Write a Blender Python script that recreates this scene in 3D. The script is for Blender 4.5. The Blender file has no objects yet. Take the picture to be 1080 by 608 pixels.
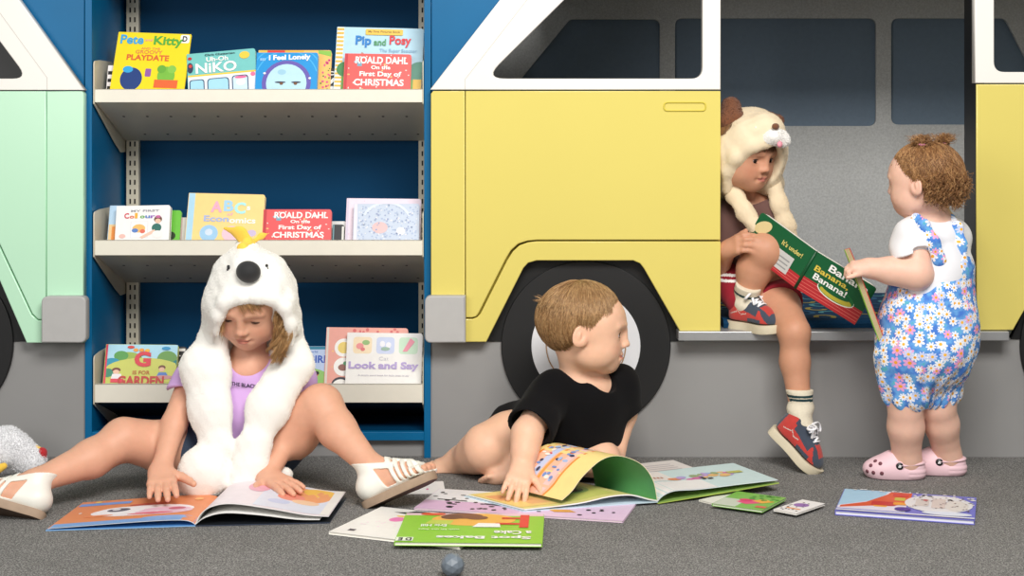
import bpy, bmesh, math, random
import numpy as np
from mathutils import Vector, Matrix
random.seed(7)
RNG = np.random.default_rng(11)
SC = bpy.context.scene
COL = SC.collection
PI = math.pi
# ------------------------------------------------------------------ camera geometry
FPX, D0, HZ, HC, CX = 1675.0, 3.85, 130.0, 0.811, 540.0
def S(Y): return FPX / (D0 + Y)
def P(px, py, Y):                       # pixel at a known distance -> world point
    s = S(Y)
    return np.array([(px - CX) / s, Y, HC - (py - HZ) / s])
def G(px, py, z=0.0):                   # pixel on a horizontal surface of height z -> world point
    s = (py - HZ) / (HC - z)
    return np.array([(px - CX) / s, FPX / s - D0, z])
def nrm(v):
    v = np.asarray(v, float)
    return v / (np.linalg.norm(v) + 1e-12)

# ------------------------------------------------------------------ materials
MATS = {}
def lin(c):
    return tuple(((x / 255.0) / 12.92 if x <= 10 else (((x / 255.0) + 0.055) / 1.055) ** 2.4) for x in c)
def mat(name, rgb=None, rough=0.5, metal=0.0, spec=0.5, bump=0.0, bscale=200.0, vary=0.0, vscale=20.0, sheen=0.0, attr=None, sss=0.0, coat=0.0):
    if name in MATS: return MATS[name]
    m = bpy.data.materials.new(name); m.use_nodes = True
    nt = m.node_tree; N = nt.nodes; Lk = nt.links
    b = N['Principled BSDF']
    b.inputs['Roughness'].default_value = rough
    b.inputs['Metallic'].default_value = metal
    b.inputs['Specular IOR Level'].default_value = spec
    if sheen:
        b.inputs['Sheen Weight'].default_value = sheen
        b.inputs['Sheen Roughness'].default_value = 0.6
    if coat: b.inputs['Coat Weight'].default_value = coat
    src = None
    if attr:
        a = N.new('ShaderNodeAttribute'); a.attribute_name = attr
        src = a.outputs['Color']
    if rgb is not None:
        c = lin(rgb)
        b.inputs['Base Color'].default_value = (*c, 1)
    if vary > 0 or bump > 0:
        tc = N.new('ShaderNodeTexCoord')
    if vary > 0:
        n = N.new('ShaderNodeTexNoise'); n.inputs['Scale'].default_value = vscale; n.inputs['Detail'].default_value = 5
        Lk.new(tc.outputs['Object'], n.inputs['Vector'])
        mr = N.new('ShaderNodeMapRange'); mr.inputs['From Min'].default_value = 0.25; mr.inputs['From Max'].default_value = 0.75
        mr.inputs['To Min'].default_value = 1 - vary; mr.inputs['To Max'].default_value = 1 + vary
        Lk.new(n.outputs['Fac'], mr.inputs['Value'])
        mx = N.new('ShaderNodeMix'); mx.data_type = 'RGBA'; mx.blend_type = 'MULTIPLY'; mx.inputs['Factor'].default_value = 1
        if src is not None: Lk.new(src, mx.inputs['A'])
        else: mx.inputs['A'].default_value = (*c, 1)
        Lk.new(mr.outputs['Result'], mx.inputs['B'])
        src = mx.outputs['Result']
    if src is not None: Lk.new(src, b.inputs['Base Color'])
    if bump > 0:
        n2 = N.new('ShaderNodeTexNoise'); n2.inputs['Scale'].default_value = bscale; n2.inputs['Detail'].default_value = 4
        Lk.new(tc.outputs['Object'], n2.inputs['Vector'])
        bp = N.new('ShaderNodeBump'); bp.inputs['Strength'].default_value = bump; bp.inputs['Distance'].default_value = 0.002
        Lk.new(n2.outputs['Fac'], bp.inputs['Height']); Lk.new(bp.outputs['Normal'], b.inputs['Normal'])
    if sss:
        b.inputs['Subsurface Weight'].default_value = sss
        b.inputs['Subsurface Radius'].default_value = (0.012, 0.004, 0.002)
        b.inputs['Subsurface Scale'].default_value = 1.0
    MATS[name] = m
    return m
def ink(rgb):                            # printed colour on coated paper
    return mat('print_%02x%02x%02x' % tuple(rgb), rgb, rough=0.38, spec=0.4, vary=0.03, vscale=60)

# ------------------------------------------------------------------ objects
def tag(o, label=None, cat=None, group=None, kind=None):
    if label: o['label'] = label
    if cat: o['category'] = cat
    if group: o['group'] = group
    if kind: o['kind'] = kind
    return o
def thing(name, label, cat, M=None, group=None):
    o = bpy.data.objects.new(name, None); COL.objects.link(o)
    o.empty_display_size = 0.05
    if M is not None:
        o.matrix_world = M if isinstance(M, Matrix) else Matrix.Translation(Vector(M))
    return tag(o, label, cat, group)
def fit_mesh(name, verts, faces, mats, midx=None, smooth=False, recalc=True, angle=None):
    me = bpy.data.meshes.new(name)
    me.from_pydata([tuple(map(float, v)) for v in verts], [], [tuple(map(int, f)) for f in faces])
    for m in mats: me.materials.append(m)
    if midx is not None: me.polygons.foreach_set('material_index', np.asarray(midx, np.int32))
    if recalc:
        bm = bmesh.new(); bm.from_mesh(me); bmesh.ops.recalc_face_normals(bm, faces=bm.faces[:]); bm.to_mesh(me); bm.free()
    if smooth: me.polygons.foreach_set('use_smooth', np.ones(len(me.polygons), bool))
    me.update()
    return me
def link(name, me, parent=None, local=False):
    """mesh given in world coordinates unless local"""
    o = bpy.data.objects.new(name, me); COL.objects.link(o)
    if parent is not None:
        o.parent = parent
        if not local:
            root = parent; M = Matrix.Identity(4)
            chain = []
            while root is not None: chain.append(root); root = root.parent
            for r in reversed(chain): M = M @ r.matrix_basis
            me.transform(M.inverted())
    return o
def set_origin(o):                       # put origin of a top level mesh at its base centre
    me = o.data
    n = len(me.vertices); a = np.empty(n * 3, np.float32); me.vertices.foreach_get('co', a); a = a.reshape(-1, 3)
    c = (a.min(0) + a.max(0)) / 2; c[2] = a[:, 2].min()
    me.transform(Matrix.Translation(Vector(-c))); o.location = Vector(c)
    return o

class MB:
    def __init__(s): s.v = []; s.f = []; s.m = []; s.mats = []; s.sm = []
    def mi(s, m):
        if m not in s.mats: s.mats.append(m)
        return s.mats.index(m)
    def add(s, V, F, m, smooth=False):
        o = len(s.v); s.v += [tuple(map(float, p)) for p in V]; i = s.mi(m)
        for f in F:
            s.f.append(tuple(int(o + k) for k in f)); s.m.append(i); s.sm.append(smooth)
    def prism(s, pts, y0, y1, m, T=None):          # polygon (x,z) between y0 (front) and y1
        n = len(pts)
        V = [(p[0], y0, p[1]) for p in pts] + [(p[0], y1, p[1]) for p in pts]
        if T is not None: V = [tuple(T @ Vector(q)) for q in V]
        F = [tuple(range(n)), tuple(range(2 * n - 1, n - 1, -1))] + [(i, i + n, (i + 1) % n + n, (i + 1) % n) for i in range(n)]
        s.add(V, F, m)
    def flat(s, pts, y, m):
        s.add([(p[0], y, p[1]) for p in pts], [tuple(range(len(pts)))], m)
    def box(s, lo, hi, m, T=None):
        x0, y0, z0 = lo; x1, y1, z1 = hi
        s.prism([(x0, z0), (x1, z0), (x1, z1), (x0, z1)], y0, y1, m, T)
    def tube(s, path, r, m, n=8, caps=True, flat=None, smooth=True):
        path = [np.asarray(p, float) for p in path]; K = len(path)
        if not hasattr(r, '__len__'): r = [r] * K
        t = [nrm(path[min(i + 1, K - 1)] - path[max(i - 1, 0)]) for i in range(K)]
        up = np.array([0, 0, 1.0]) if abs(t[0][2]) < 0.9 else np.array([1.0, 0, 0])
        a = nrm(np.cross(t[0], up)); V = []
        for i in range(K):
            a = nrm(a - t[i] * np.dot(a, t[i])); b = np.cross(t[i], a)
            for j in range(n):
                th = 2 * PI * j / n
                V.append(path[i] + r[i] * (math.cos(th) * a + (flat or 1) * math.sin(th) * b))
        F = []
        for i in range(K - 1):
            for j in range(n):
                F.append((i * n + j, i * n + (j + 1) % n, (i + 1) * n + (j + 1) % n, (i + 1) * n + j))
        if caps:
            F.append(tuple(range(n - 1, -1, -1))); F.append(tuple((K - 1) * n + j for j in range(n)))
        s.add(V, F, m, smooth)
    def lathe(s, prof, c, axis, m, n=48, smooth=True):   # prof: (r, h) along axis from point c
        ax = nrm(axis); up = np.array([0, 0, 1.0]) if abs(ax[2]) < 0.9 else np.array([1.0, 0, 0])
        a = nrm(np.cross(ax, up)); b = np.cross(ax, a); V = []
        for r, h in prof:
            for j in range(n):
                th = 2 * PI * j / n
                V.append(np.asarray(c) + ax * h + r * (math.cos(th) * a + math.sin(th) * b))
        F = []
        for i in range(len(prof) - 1):
            for j in range(n):
                F.append((i * n + j, i * n + (j + 1) % n, (i + 1) * n + (j + 1) % n, (i + 1) * n + j))
        F.append(tuple(range(n))); F.append(tuple((len(prof) - 1) * n + j for j in range(n)))
        s.add(V, F, m, smooth)
    def sphere(s, c, r, m, R=None, nu=20, nv=12):
        r = np.ones(3) * np.asarray(r, float); V = []
        for i in range(nv + 1):
            ph = PI * i / nv
            for j in range(nu):
                th = 2 * PI * j / nu
                q = np.array([math.sin(ph) * math.cos(th), math.sin(ph) * math.sin(th), math.cos(ph)]) * r
                V.append(np.asarray(c) + (R @ q if R is not None else q))
        F = [(i * nu + j, i * nu + (j + 1) % nu, (i + 1) * nu + (j + 1) % nu, (i + 1) * nu + j) for i in range(nv) for j in range(nu)]
        s.add(V, F, m, True)
    def mesh(s, name, recalc=True):
        me = fit_mesh(name, s.v, s.f, s.mats, s.m, recalc=recalc)
        if len(me.polygons) == len(s.sm): me.polygons.foreach_set('use_smooth', np.array(s.sm, bool))
        return me
    def build(s, name, parent=None, local=False, recalc=True, bevel=0):
        o = link(name, s.mesh(name, recalc), parent, local)
        if bevel:
            b = o.modifiers.new('bevel', 'BEVEL'); b.width = bevel; b.segments = 2; b.limit_method = 'ANGLE'; b.angle_limit = 0.7
        return o

def rpoly(pts, r, n=6):                            # round the corners of a polygon; r one radius or a list
    K = len(pts); out = []
    for i in range(K):
        p = np.array(pts[i], float); a = np.array(pts[i - 1], float); b = np.array(pts[(i + 1) % K], float)
        ri = r[i] if hasattr(r, '__len__') else r
        if ri <= 0: out.append(tuple(p)); continue
        u, w = nrm(a - p), nrm(b - p)
        ang = math.acos(max(-1, min(1, float(u @ w))))
        d = min(ri / math.tan(ang / 2), 0.49 * np.linalg.norm(a - p), 0.49 * np.linalg.norm(b - p))
        p0, p1 = p + u * d, p + w * d
        for k in range(n + 1):
            t = k / n
            out.append(tuple((1 - t) ** 2 * p0 + 2 * t * (1 - t) * p + t * t * p1))
    return out
def ellip(cx, cy, rx, ry, n=28, a0=0, a1=2 * PI):
    return [(cx + rx * math.cos(a0 + (a1 - a0) * i / n), cy + ry * math.sin(a0 + (a1 - a0) * i / n)) for i in range(n if abs(a1 - a0 - 2 * PI) < 1e-6 else n + 1)]
def plate(name, loops, yf, thick, m, parent=None, bevel=0.0015):
    """flat board facing the room: loops are (x,z) outlines (first outer, others holes), front face at y = yf"""
    cu = bpy.data.curves.new(name, 'CURVE'); cu.dimensions = '2D'; cu.fill_mode = 'BOTH'
    for lp in loops:
        sp = cu.splines.new('POLY'); sp.points.add(len(lp) - 1)
        for i, (x, z) in enumerate(lp): sp.points[i].co = (x, z, 0, 1)
        sp.use_cyclic_u = True
    cu.extrude = max(thick / 2 - bevel, 1e-4); cu.bevel_depth = bevel; cu.bevel_resolution = 1; cu.offset = -bevel
    t = bpy.data.objects.new('t', cu); COL.objects.link(t)
    dg = bpy.context.evaluated_depsgraph_get()
    me = bpy.data.meshes.new_from_object(t.evaluated_get(dg)); me.name = name
    bpy.data.objects.remove(t); bpy.data.curves.remove(cu)
    me.transform(Matrix(((1, 0, 0, 0), (0, 0, -1, yf + thick / 2), (0, 1, 0, 0), (0, 0, 0, 1))))
    me.materials.clear(); me.materials.append(m)
    return link(name, me, parent)
def px(pts, Y): return [tuple(P(a, b, Y)[[0, 2]]) for a, b in pts]

FONT = {}
def text_mesh(txt, bold=0.0):
    """triangulated outline of a text, normalised to its own bounding box (0..1, 0..1)"""
    k = (txt, bold)
    if k in FONT: return FONT[k]
    cu = bpy.data.curves.new('t', 'FONT'); cu.body = txt; cu.size = 1; cu.resolution_u = 3; cu.offset = bold
    cu.align_x = 'CENTER'; cu.space_line = 0.95
    t = bpy.data.objects.new('t', cu); COL.objects.link(t)
    dg = bpy.context.evaluated_depsgraph_get()
    me = bpy.data.meshes.new_from_object(t.evaluated_get(dg))
    bpy.data.objects.remove(t); bpy.data.curves.remove(cu)
    V = np.array([v.co[:2] for v in me.vertices]); F = [tuple(p.vertices) for p in me.polygons]
    bpy.data.meshes.remove(me)
    lo, hi = V.min(0), V.max(0)
    FONT[k] = ((V - lo) / (hi - lo), F)
    return FONT[k]
def put_text(mb, txt, rect, y, m, bold=0.02, ang=0.0, arc=0.0, flip=False):
    """text stretched into rect=(x0,z0,x1,z1) on the plane y, turned by ang about the rect centre"""
    V, F = text_mesh(txt, bold)
    x0, z0, x1, z1 = rect; c = ((x0 + x1) / 2, (z0 + z1) / 2)
    out = []
    for u, v in V:
        if flip: u, v = 1 - u, 1 - v
        x = x0 + u * (x1 - x0) - c[0]; z = z0 + v * (z1 - z0) - c[1] + arc * (1 - (2 * u - 1) ** 2)
        out.append((c[0] + x * math.cos(ang) - z * math.sin(ang), y, c[1] + x * math.sin(ang) + z * math.cos(ang)))
    mb.add(out, F, m)
# ================================================================== SETTING
YEL = mat('yellow_laminate', (227, 211, 114), rough=0.22, spec=0.5, vary=0.015, vscale=3)
WHT = mat('white_laminate', (243, 240, 233), rough=0.3, vary=0.01, vscale=4)
MINT = mat('mint_laminate', (196, 240, 208), rough=0.25, vary=0.012, vscale=3)
BLU = mat('blue_paint', (0, 102, 152), rough=0.4, spec=0.3, vary=0.04, vscale=8)
BLUD = mat('blue_back_panel', (0, 62, 100), rough=0.6, spec=0.12, vary=0.04, vscale=6)
GRY = mat('grey_laminate', (152, 151, 150), rough=0.38, vary=0.03, vscale=7)
BUM = mat('light_grey_board', (184, 183, 181), rough=0.5, vary=0.03, vscale=30)
LEDGE = mat('brushed_grey_ledge', (168, 169, 170), rough=0.35, metal=0.35, vary=0.05, vscale=40)
BLK = mat('black_laminate', (24, 24, 25), rough=0.4, vary=0.1, vscale=6)
TYRE = mat('matt_black_tyre', (20, 20, 21), rough=0.55, vary=0.1, vscale=8)
HUB = mat('white_hub', (236, 237, 240), rough=0.4, vary=0.01)
BRZ = mat('bronze_ring', (176, 140, 104), rough=0.4, vary=0.03)
FELT = mat('grey_felt', (190, 191, 190), rough=0.95, spec=0.1, bump=0.6, bscale=350, vary=0.16, vscale=190)
PANE = mat('slate_blue_pane', (104, 122, 140), rough=0.6, vary=0.05, vscale=90, bump=0.15, bscale=500)
BEI = mat('cream_metal', (236, 231, 216), rough=0.4, vary=0.02, vscale=30)
BEI2 = mat('cream_bracket_metal', (222, 214, 192), rough=0.42, vary=0.03, vscale=30)
HOLE = mat('dark_hole', (30, 28, 26), rough=0.8)
NAVY = mat('dark_tray_metal', (34, 40, 50), rough=0.5, vary=0.05)

def carpet_material():
    m = bpy.data.materials.new('charcoal_carpet'); m.use_nodes = True
    nt = m.node_tree; N = nt.nodes; L = nt.links; b = N['Principled BSDF']
    b.inputs['Roughness'].default_value = 0.95; b.inputs['Specular IOR Level'].default_value = 0.1
    tc = N.new('ShaderNodeTexCoord')
    n1 = N.new('ShaderNodeTexNoise'); n1.inputs['Scale'].default_value = 300; n1.inputs['Detail'].default_value = 3; n1.inputs['Roughness'].default_value = 0.7
    n2 = N.new('ShaderNodeTexVoronoi'); n2.inputs['Scale'].default_value = 420
    n3 = N.new('ShaderNodeTexNoise'); n3.inputs['Scale'].default_value = 6; n3.inputs['Detail'].default_value = 4
    for n in (n1, n2, n3): L.new(tc.outputs['Object'], n.inputs['Vector'])
    mx = N.new('ShaderNodeMix'); mx.data_type = 'FLOAT'; mx.inputs['Factor'].default_value = 0.35
    L.new(n1.outputs['Fac'], mx.inputs['A']); L.new(n2.outputs['Distance'], mx.inputs['B'])
    r = N.new('ShaderNodeValToRGB'); cr = r.color_ramp
    cr.elements[0].position = 0.33; cr.elements[0].color = (0.066, 0.066, 0.067, 1)
    cr.elements[1].position = 0.62; cr.elements[1].color = (0.38, 0.37, 0.35, 1)
    e = cr.elements.new(0.47); e.color = (0.165, 0.161, 0.155, 1)
    L.new(mx.outputs['Result'], r.inputs['Fac'])
    mr = N.new('ShaderNodeMapRange'); mr.inputs['To Min'].default_value = 0.85; mr.inputs['To Max'].default_value = 1.15
    L.new(n3.outputs['Fac'], mr.inputs['Value'])
    mu = N.new('ShaderNodeMix'); mu.data_type = 'RGBA'; mu.blend_type = 'MULTIPLY'; mu.inputs['Factor'].default_value = 1
    L.new(r.outputs['Color'], mu.inputs['A']); L.new(mr.outputs['Result'], mu.inputs['B'])
    L.new(mu.outputs['Result'], b.inputs['Base Color'])
    bp = N.new('ShaderNodeBump'); bp.inputs['Strength'].default_value = 0.9; bp.inputs['Distance'].default_value = 0.004
    L.new(mx.outputs['Result'], bp.inputs['Height']); L.new(bp.outputs['Normal'], b.inputs['Normal'])
    return m
mb = MB(); mb.box((-3.2, -3.6, -0.03), (3.2, 0.9, 0.0), carpet_material())
tag(mb.build('floor'), 'charcoal grey flecked carpet floor', 'floor', kind='structure')

FY = -0.04                                  # front plane of the van boards
TOPZ = P(0, -34, FY)[2]
# blue wall behind everything and fascia boards between bookcase and vans
mb = MB(); mb.box((-3.2, 0.80, 0), (3.2, 0.86, 2.2), BLUD)
tag(mb.build('wall_back'), 'dark blue wall behind the bookcase and vans', 'wall', kind='structure')
def fascia(name, pts):
    o = plate(name, [px(pts, 0.0)], 0.0, 0.02, BLU)
    return tag(set_origin(o), 'blue board filling the corner above the van roof slope', 'board', kind='structure')
fascia('trim_1', [(68, 98), (89, 98), (89, -95), (-66, -95)])
fascia('trim_2', [(455, 98), (474, 98), (616, -95), (455, -95)])
# grey plinth running under both vans and the bookcase
def plinth(name, x0, x1, y0, Y):
    a, b = P(x0, 0, Y)[0], P(x1, 0, Y)[0]
    z = P(0, y0, Y)[2]
    mb = MB(); mb.box((a, Y, 0.0), (b, Y + 0.03, z), GRY)
    return tag(set_origin(mb.build(name, bevel=0.001)), 'grey laminate plinth board along the carpet', 'plinth', kind='structure')
plinth('baseboard_left', -120, 95, 359, 0.0)
plinth('baseboard_middle', 95, 448, 462, 0.012)
plinth('baseboard_right', 448, 1250, 357, 0.0)

# ------------------------------------------------------------------ yellow van
van = thing('play_van', 'yellow and white van-shaped reading nook with bench opening and black wheel', 'play van', P(760, 483, 0.0) * np.array([1, 1, 0]))
body = MB()
archA = [(566, 254.5), (556, 255.5), (547, 258.5), (540, 265), (534, 275), (506, 331), (503, 335), (498, 336.5), (491.2, 336.5)]
plate('side_panel', [px([(491.2, 96), (760, 96), (760, 253.3)] + [(566, 253.3), (556, 254.3), (546.5, 257.3), (539, 264), (533, 274), (505, 330), (502.2, 334), (497.5, 335.3), (491.2, 335.3)], FY)], FY, 0.03, YEL, van, 0.002)
plate('arch_panel', [px([(454.5, 99), (457, 96), (490.2, 96), (490.2, 336.8), (498.5, 336.8), (503.4, 335), (507, 331), (535, 275), (541, 265.6), (548, 259.2), (557, 256), (566, 254.9), (760, 254.9), (760, 349.5), (717, 349.5), (679, 283), (675, 278), (668, 275), (566, 275), (557, 277.5), (552, 283), (513, 361), (454.5, 361)], FY)], FY, 0.03, YEL, van, 0.002)
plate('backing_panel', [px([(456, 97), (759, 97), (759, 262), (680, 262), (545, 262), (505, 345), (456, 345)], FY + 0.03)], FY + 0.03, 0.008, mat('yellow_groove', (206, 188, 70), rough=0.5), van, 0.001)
# white window frame, front half
def shift(p, d): return [(a + d, b) for a, b in p]
DY = -34
sl = (527 - 453.5) / 94.0                    # slope of the roof pillar
def onsl(x0, y): return x0 + (94 - y) * sl
hole = rpoly([(511, 83), (741, 83), (741, -16), (onsl(517, -16) + 8, -16)], [9, 12, 12, 12])
out = [(453.5, 94.6), (760, 94.6), (760, -34), (onsl(453.5, -34), -34)]
plate('window_frame', [px(out, FY), px(hole, FY)], FY, 0.03, WHT, van, 0.002)
gr = MB()                                    # fine joint line down the pillar
gp = px([(490, 94.4), (490.8, 94.4), (490.8, 84), (onsl(482.5, -32), -32), (onsl(481.7, -32), -32), (490, 83.8)], FY)
gr.prism(gp, FY - 0.0005, FY + 0.001, mat('pillar_joint', (205, 202, 195), rough=0.6)); gr.build('pillar_joint', van)
# recessed handle
hp = rpoly([(699.5, 117.5), (699.5, 107.5), (745, 107.5), (745, 117.5)], 5)
hin = rpoly([(701, 116.3), (701, 108.7), (743.6, 108.7), (743.6, 116.3)], 3.8)
plate('door_handle', [px(hp, FY - 0.002), px(hin, FY - 0.002)], FY - 0.003, 0.004, mat('yellow_handle', (214, 196, 72), rough=0.35), van, 0.0008)
# rear half of the van right of the opening
RY = FY - 0.004
hole2 = rpoly([(1048.5, 76), (1048.5, -16), (1300, -16), (1300, 76)], 11)
plate('rear_window_frame', [px([(1028.5, 87.6), (1340, 87.6), (1340, -34), (1028.5, -34)], RY), px(hole2, RY)], RY, 0.03, WHT, van, 0.002)
plate('rear_panel', [px([(1030, 89), (1340, 89), (1340, 350), (1295, 350), (1252, 275), (1110, 275), (1068.5, 348.5), (1030, 348.5)], RY)], RY, 0.03, YEL, van, 0.002)
jm = MB(); a = P(1029.5, 0, RY)[0]
jm.box((a, RY + 0.005, P(0, 350, RY)[2]), (a + 0.02, RY + 0.10, TOPZ), BLK); jm.build('door_jamb', van)
plate('door_header', [px([(759, -14), (1029.5, -14), (1029.5, -34), (759, -34)], FY)], FY, 0.03, WHT, van, 0.002)  # out-of-view header, added to help darken the top of the cabin
# bumper
bp_ = plate('bumper', [px(rpoly([(448, 362), (448, 312.5), (491, 312.5), (491, 362)], [7, 7, 1, 1]), FY - 0.03)], FY - 0.03, 0.035, BUM, van, 0.003)
# wheels
def wheel(cx, cy, parent, name='wheel'):
    w = plate(name, [px(ellip(cx, cy, 89.5, 89.5, 72), -0.012)], -0.012, 0.012, TYRE, parent, 0.002)
    plate('hub', [px(ellip(cx, cy, 57.5, 57.5, 64), -0.016)], -0.016, 0.005, HUB, w, 0.001)
    plate('hub_ring', [px(ellip(cx, cy, 42.5, 42.5, 64), -0.0185), px(ellip(cx, cy, 41.3, 41.3, 64), -0.0185)], -0.0185, 0.004, BRZ, w, 0.0004)
wheel(618, 365, van)
wheel(1166, 365, van)
plate('wheel_arch', [px([(511, 360.5), (548, 272), (675, 272), (722, 360.5)], -0.004)], -0.004, 0.02, BLK, van, 0.001)
plate('rear_wheel_arch', [px([(1066, 358), (1106, 272), (1256, 272), (1300, 358)], -0.004)], -0.004, 0.02, BLK, van, 0.001)
# bench ledge and cabin
zb = P(0, 350, -0.06)[2]; zl = P(0, 359.7, -0.06)[2]
mb = MB(); mb.box((P(715.5, 0, -0.06)[0], -0.06, zl), (P(1064.5, 0, -0.06)[0], 0.66, zb), LEDGE); mb.build('bench_ledge', van, bevel=0.002)
BY = 0.66
cab = MB(); cab.box((P(400, 0, BY)[0], BY, 0.25), (P(1330, 0, BY)[0], BY + 0.02, TOPZ), PANE)
cab.build('rear_pane_board', van)
p1 = rpoly([(549, 133), (549, 84), (601, 20.5), (696, 20.5), (696, 133)], [4, 2, 8, 8, 8])
p2 = rpoly([(712, 133), (712, 19.5), (924, 19.5), (924, 133)], 8)
p3 = rpoly([(940, 131.5), (940, 19.5), (1060, 19.5), (1082, 62), (1082, 131.5)], 8)
outb = [(400, 372), (1330, 372), (1330, -5), (400, -5)]
plate('rear_board', [px(outb, BY - 0.014), px(p1, BY - 0.014), px(p2, BY - 0.014), px(p3, BY - 0.014)], BY - 0.014, 0.013, FELT, van, 0.001)
rf = MB(); rf.box((P(570, 0, 0)[0], -0.01, TOPZ - 0.02), (P(1330, 0, 0)[0], BY + 0.02, TOPZ), WHT); rf.build('roof', van)  # unseen roof, set low so that it shades the upper cabin
ew = MB(); xx = P(500, 0, 0.0)[0]; ew.box((xx - 0.02, 0.03, 0.28), (xx, BY - 0.015, P(0, 100, 0)[2]), FELT); ew.build('end_board', van)

# seat cushion with squiggle print
CT = zb + 0.022
CUS = mat('navy_cushion_cloth', (16, 62, 96), rough=0.85, spec=0.2, vary=0.08, vscale=300)
SQ = [mat('print_teal', (78, 150, 160), rough=0.85), mat('print_mustard', (170, 150, 62), rough=0.85), mat('print_mid_blue', (24, 96, 138), rough=0.85)]
mb = MB()
x0, x1 = P(763, 0, 0)[0], P(1026, 0, 0)[0] + 0.1
prof = [(0.0, zb + 0.001), (-0.004, zb + 0.012), (0.004, CT - 0.003), (0.02, CT), (0.60, CT), (0.615, CT - 0.004), (0.62, zb + 0.001)]
n = len(prof)
V = [(x0, y, z) for y, z in prof] + [(x1, y, z) for y, z in prof]
mb.add(V, [(i, (i + 1) % n, (i + 1) % n + n, i + n) for i in range(n)] + [tuple(range(n)), tuple(range(n, 2 * n))], CUS)
rr = random.Random(3)
k = 0
for iy in range(7):
    for ix in range(9):
        cx = x0 + 0.045 + ix * (x1 - x0 - 0.09) / 8 + rr.uniform(-0.008, 0.008) + (0.02 if iy % 2 else -0.02) * 0.6; cy = 0.05 + iy * 0.082
        a = rr.uniform(0, 2 * PI); pts = []
        for t in np.linspace(0, 1, 13):      # a little hook or ring
            th = a + t * (4.2 if (ix + iy) % 2 else 3.2)
            rad = 0.019 + (0.007 * t if ix % 3 else 0)
            q = np.array([cx + rad * math.cos(th) * 1.15, cy + rad * math.sin(th) * 1.5])
            pts.append(q)
        if (ix + iy) % 3 == 0: pts.append(pts[-1] + (pts[-1] - pts[-2]) * 1.6)
        mt = SQ[k % 3 if k % 3 else (k // 3) % 2]; k += 1
        L, R_ = [], []
        for i, q in enumerate(pts):
            d = nrm(pts[min(i + 1, len(pts) - 1)] - pts[max(i - 1, 0)]); nn = np.array([-d[1], d[0]])
            L.append(q + nn * 0.0065); R_.append(q - nn * 0.0065)
        m_ = len(pts)
        VV = [(p[0], p[1], CT + 0.0006) for p in L + R_]
        ok = all(x0 < p[0] < x1 and 0.02 < p[1] < 0.6 for p in L + R_)
        if ok: mb.add(VV, [(i, i + 1, m_ + i + 1, m_ + i) for i in range(m_ - 1)], mt)
tag(set_origin(mb.build('seat_cushion')), 'navy bench cushion printed with teal and mustard squiggles', 'cushion')

# ------------------------------------------------------------------ green van
gv = thing('play_van', 'mint green and white van-shaped board at the far left', 'play van', P(40, 483, 0.0) * np.array([1, 1, 0]))
plate('side_panel', [px([(-200, 96.3), (48.3, 96.3), (48.3, 337), (40, 337), (34, 331), (-2, 254), (-14, 254), (-200, 254)], FY)], FY, 0.03, MINT, gv, 0.002)
plate('arch_panel', [px([(49.3, 96.3), (86, 96.3), (88, 99), (88, 362), (28, 362), (-6, 283), (-12, 275), (-200, 275), (-200, 255.5), (-14, 255.5), (-3, 255.5), (33, 332), (39.5, 338.2), (49.3, 338.2)], FY)], FY, 0.03, MINT, gv, 0.002)
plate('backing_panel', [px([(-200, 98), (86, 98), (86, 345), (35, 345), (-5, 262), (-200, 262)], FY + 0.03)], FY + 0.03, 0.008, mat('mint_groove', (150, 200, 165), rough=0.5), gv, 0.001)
out = [(88.5, 95), (-200, 95), (-200, -34), (88.5 - (94 + 34) * sl * 0.93, -34)]
hole = rpoly([(29, 83), (-190, 83), (-190, -16), (29 - 4 - 99 * sl * 0.9, -16)], [8, 8, 8, 8])
plate('window_frame', [px(out, FY), px(hole, FY)], FY, 0.03, WHT, gv, 0.002)
gr = MB(); gp = px([(49.4, 95), (50, 95), (50, 82), (50 - 114 * sl * .93, -32), (49.2 - 114 * sl * .93, -32), (49.3, 82)], FY)
gr.prism(gp, FY - 0.0005, FY + 0.001, MATS['pillar_joint']); gr.build('pillar_joint', gv)
mb = MB(); a = P(-200, 120, 0.012); b = P(38, -90, 0.012); mb.box((a[0], 0.021, a[2]), (b[0], 0.03, b[2]), BLK); mb.build('window_pane', gv)  # black sheet standing in for the unlit cabin behind the window
plate('bumper', [px(rpoly([(43.5, 362), (43.5, 313), (90.5, 313), (90.5, 362)], [1, 7, 7, 7]), FY - 0.03)], FY - 0.03, 0.035, BUM, gv, 0.003)
plate('wheel_arch', [px([(30, 360.5), (-8, 272), (-160, 272), (-200, 360.5)], -0.004)], -0.004, 0.02, BLK, gv, 0.001)
wheel(-76, 362, gv)

# ------------------------------------------------------------------ bookcase
bc = thing('bookcase', 'blue steel bookcase with three tilted cream shelves between the two vans', 'bookcase', (P(270, 0, 0)[0], 0.0, 0.0))
BF, BB = -0.008, 0.33
xl0, xl1 = P(89.5, 0, BF)[0], P(96.8, 0, BF)[0]
xr0, xr1 = P(447.3, 0, BF)[0], P(454.3, 0, BF)[0]
def part_box(name, lo, hi, m, parent=bc, bevel=0.001):
    b = MB(); b.box(lo, hi, m); return b.build(name, parent, bevel=bevel)
part_box('side_panel', (xl0, BF, 0.0), (xl1, BB, TOPZ + .02), BLU)
part_box('side_panel', (xr0, BF, 0.0), (xr1, BB, TOPZ + .02), BLU)
part_box('back_panel', (xl1, BB - 0.012, 0.06), (xr0, BB, TOPZ + .02), BLUD)
zr0, zr1 = P(0, 465, BF)[2], P(0, 456, BF)[2]
part_box('bottom_rail', (xl1, BF, zr0), (xr0, BF + 0.02, zr1), BLU)
part_box('bottom_board', (xl1, BF + 0.02, zr1 - 0.012), (xr0, BB - 0.012, zr1 - 0.002), BLUD)
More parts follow.
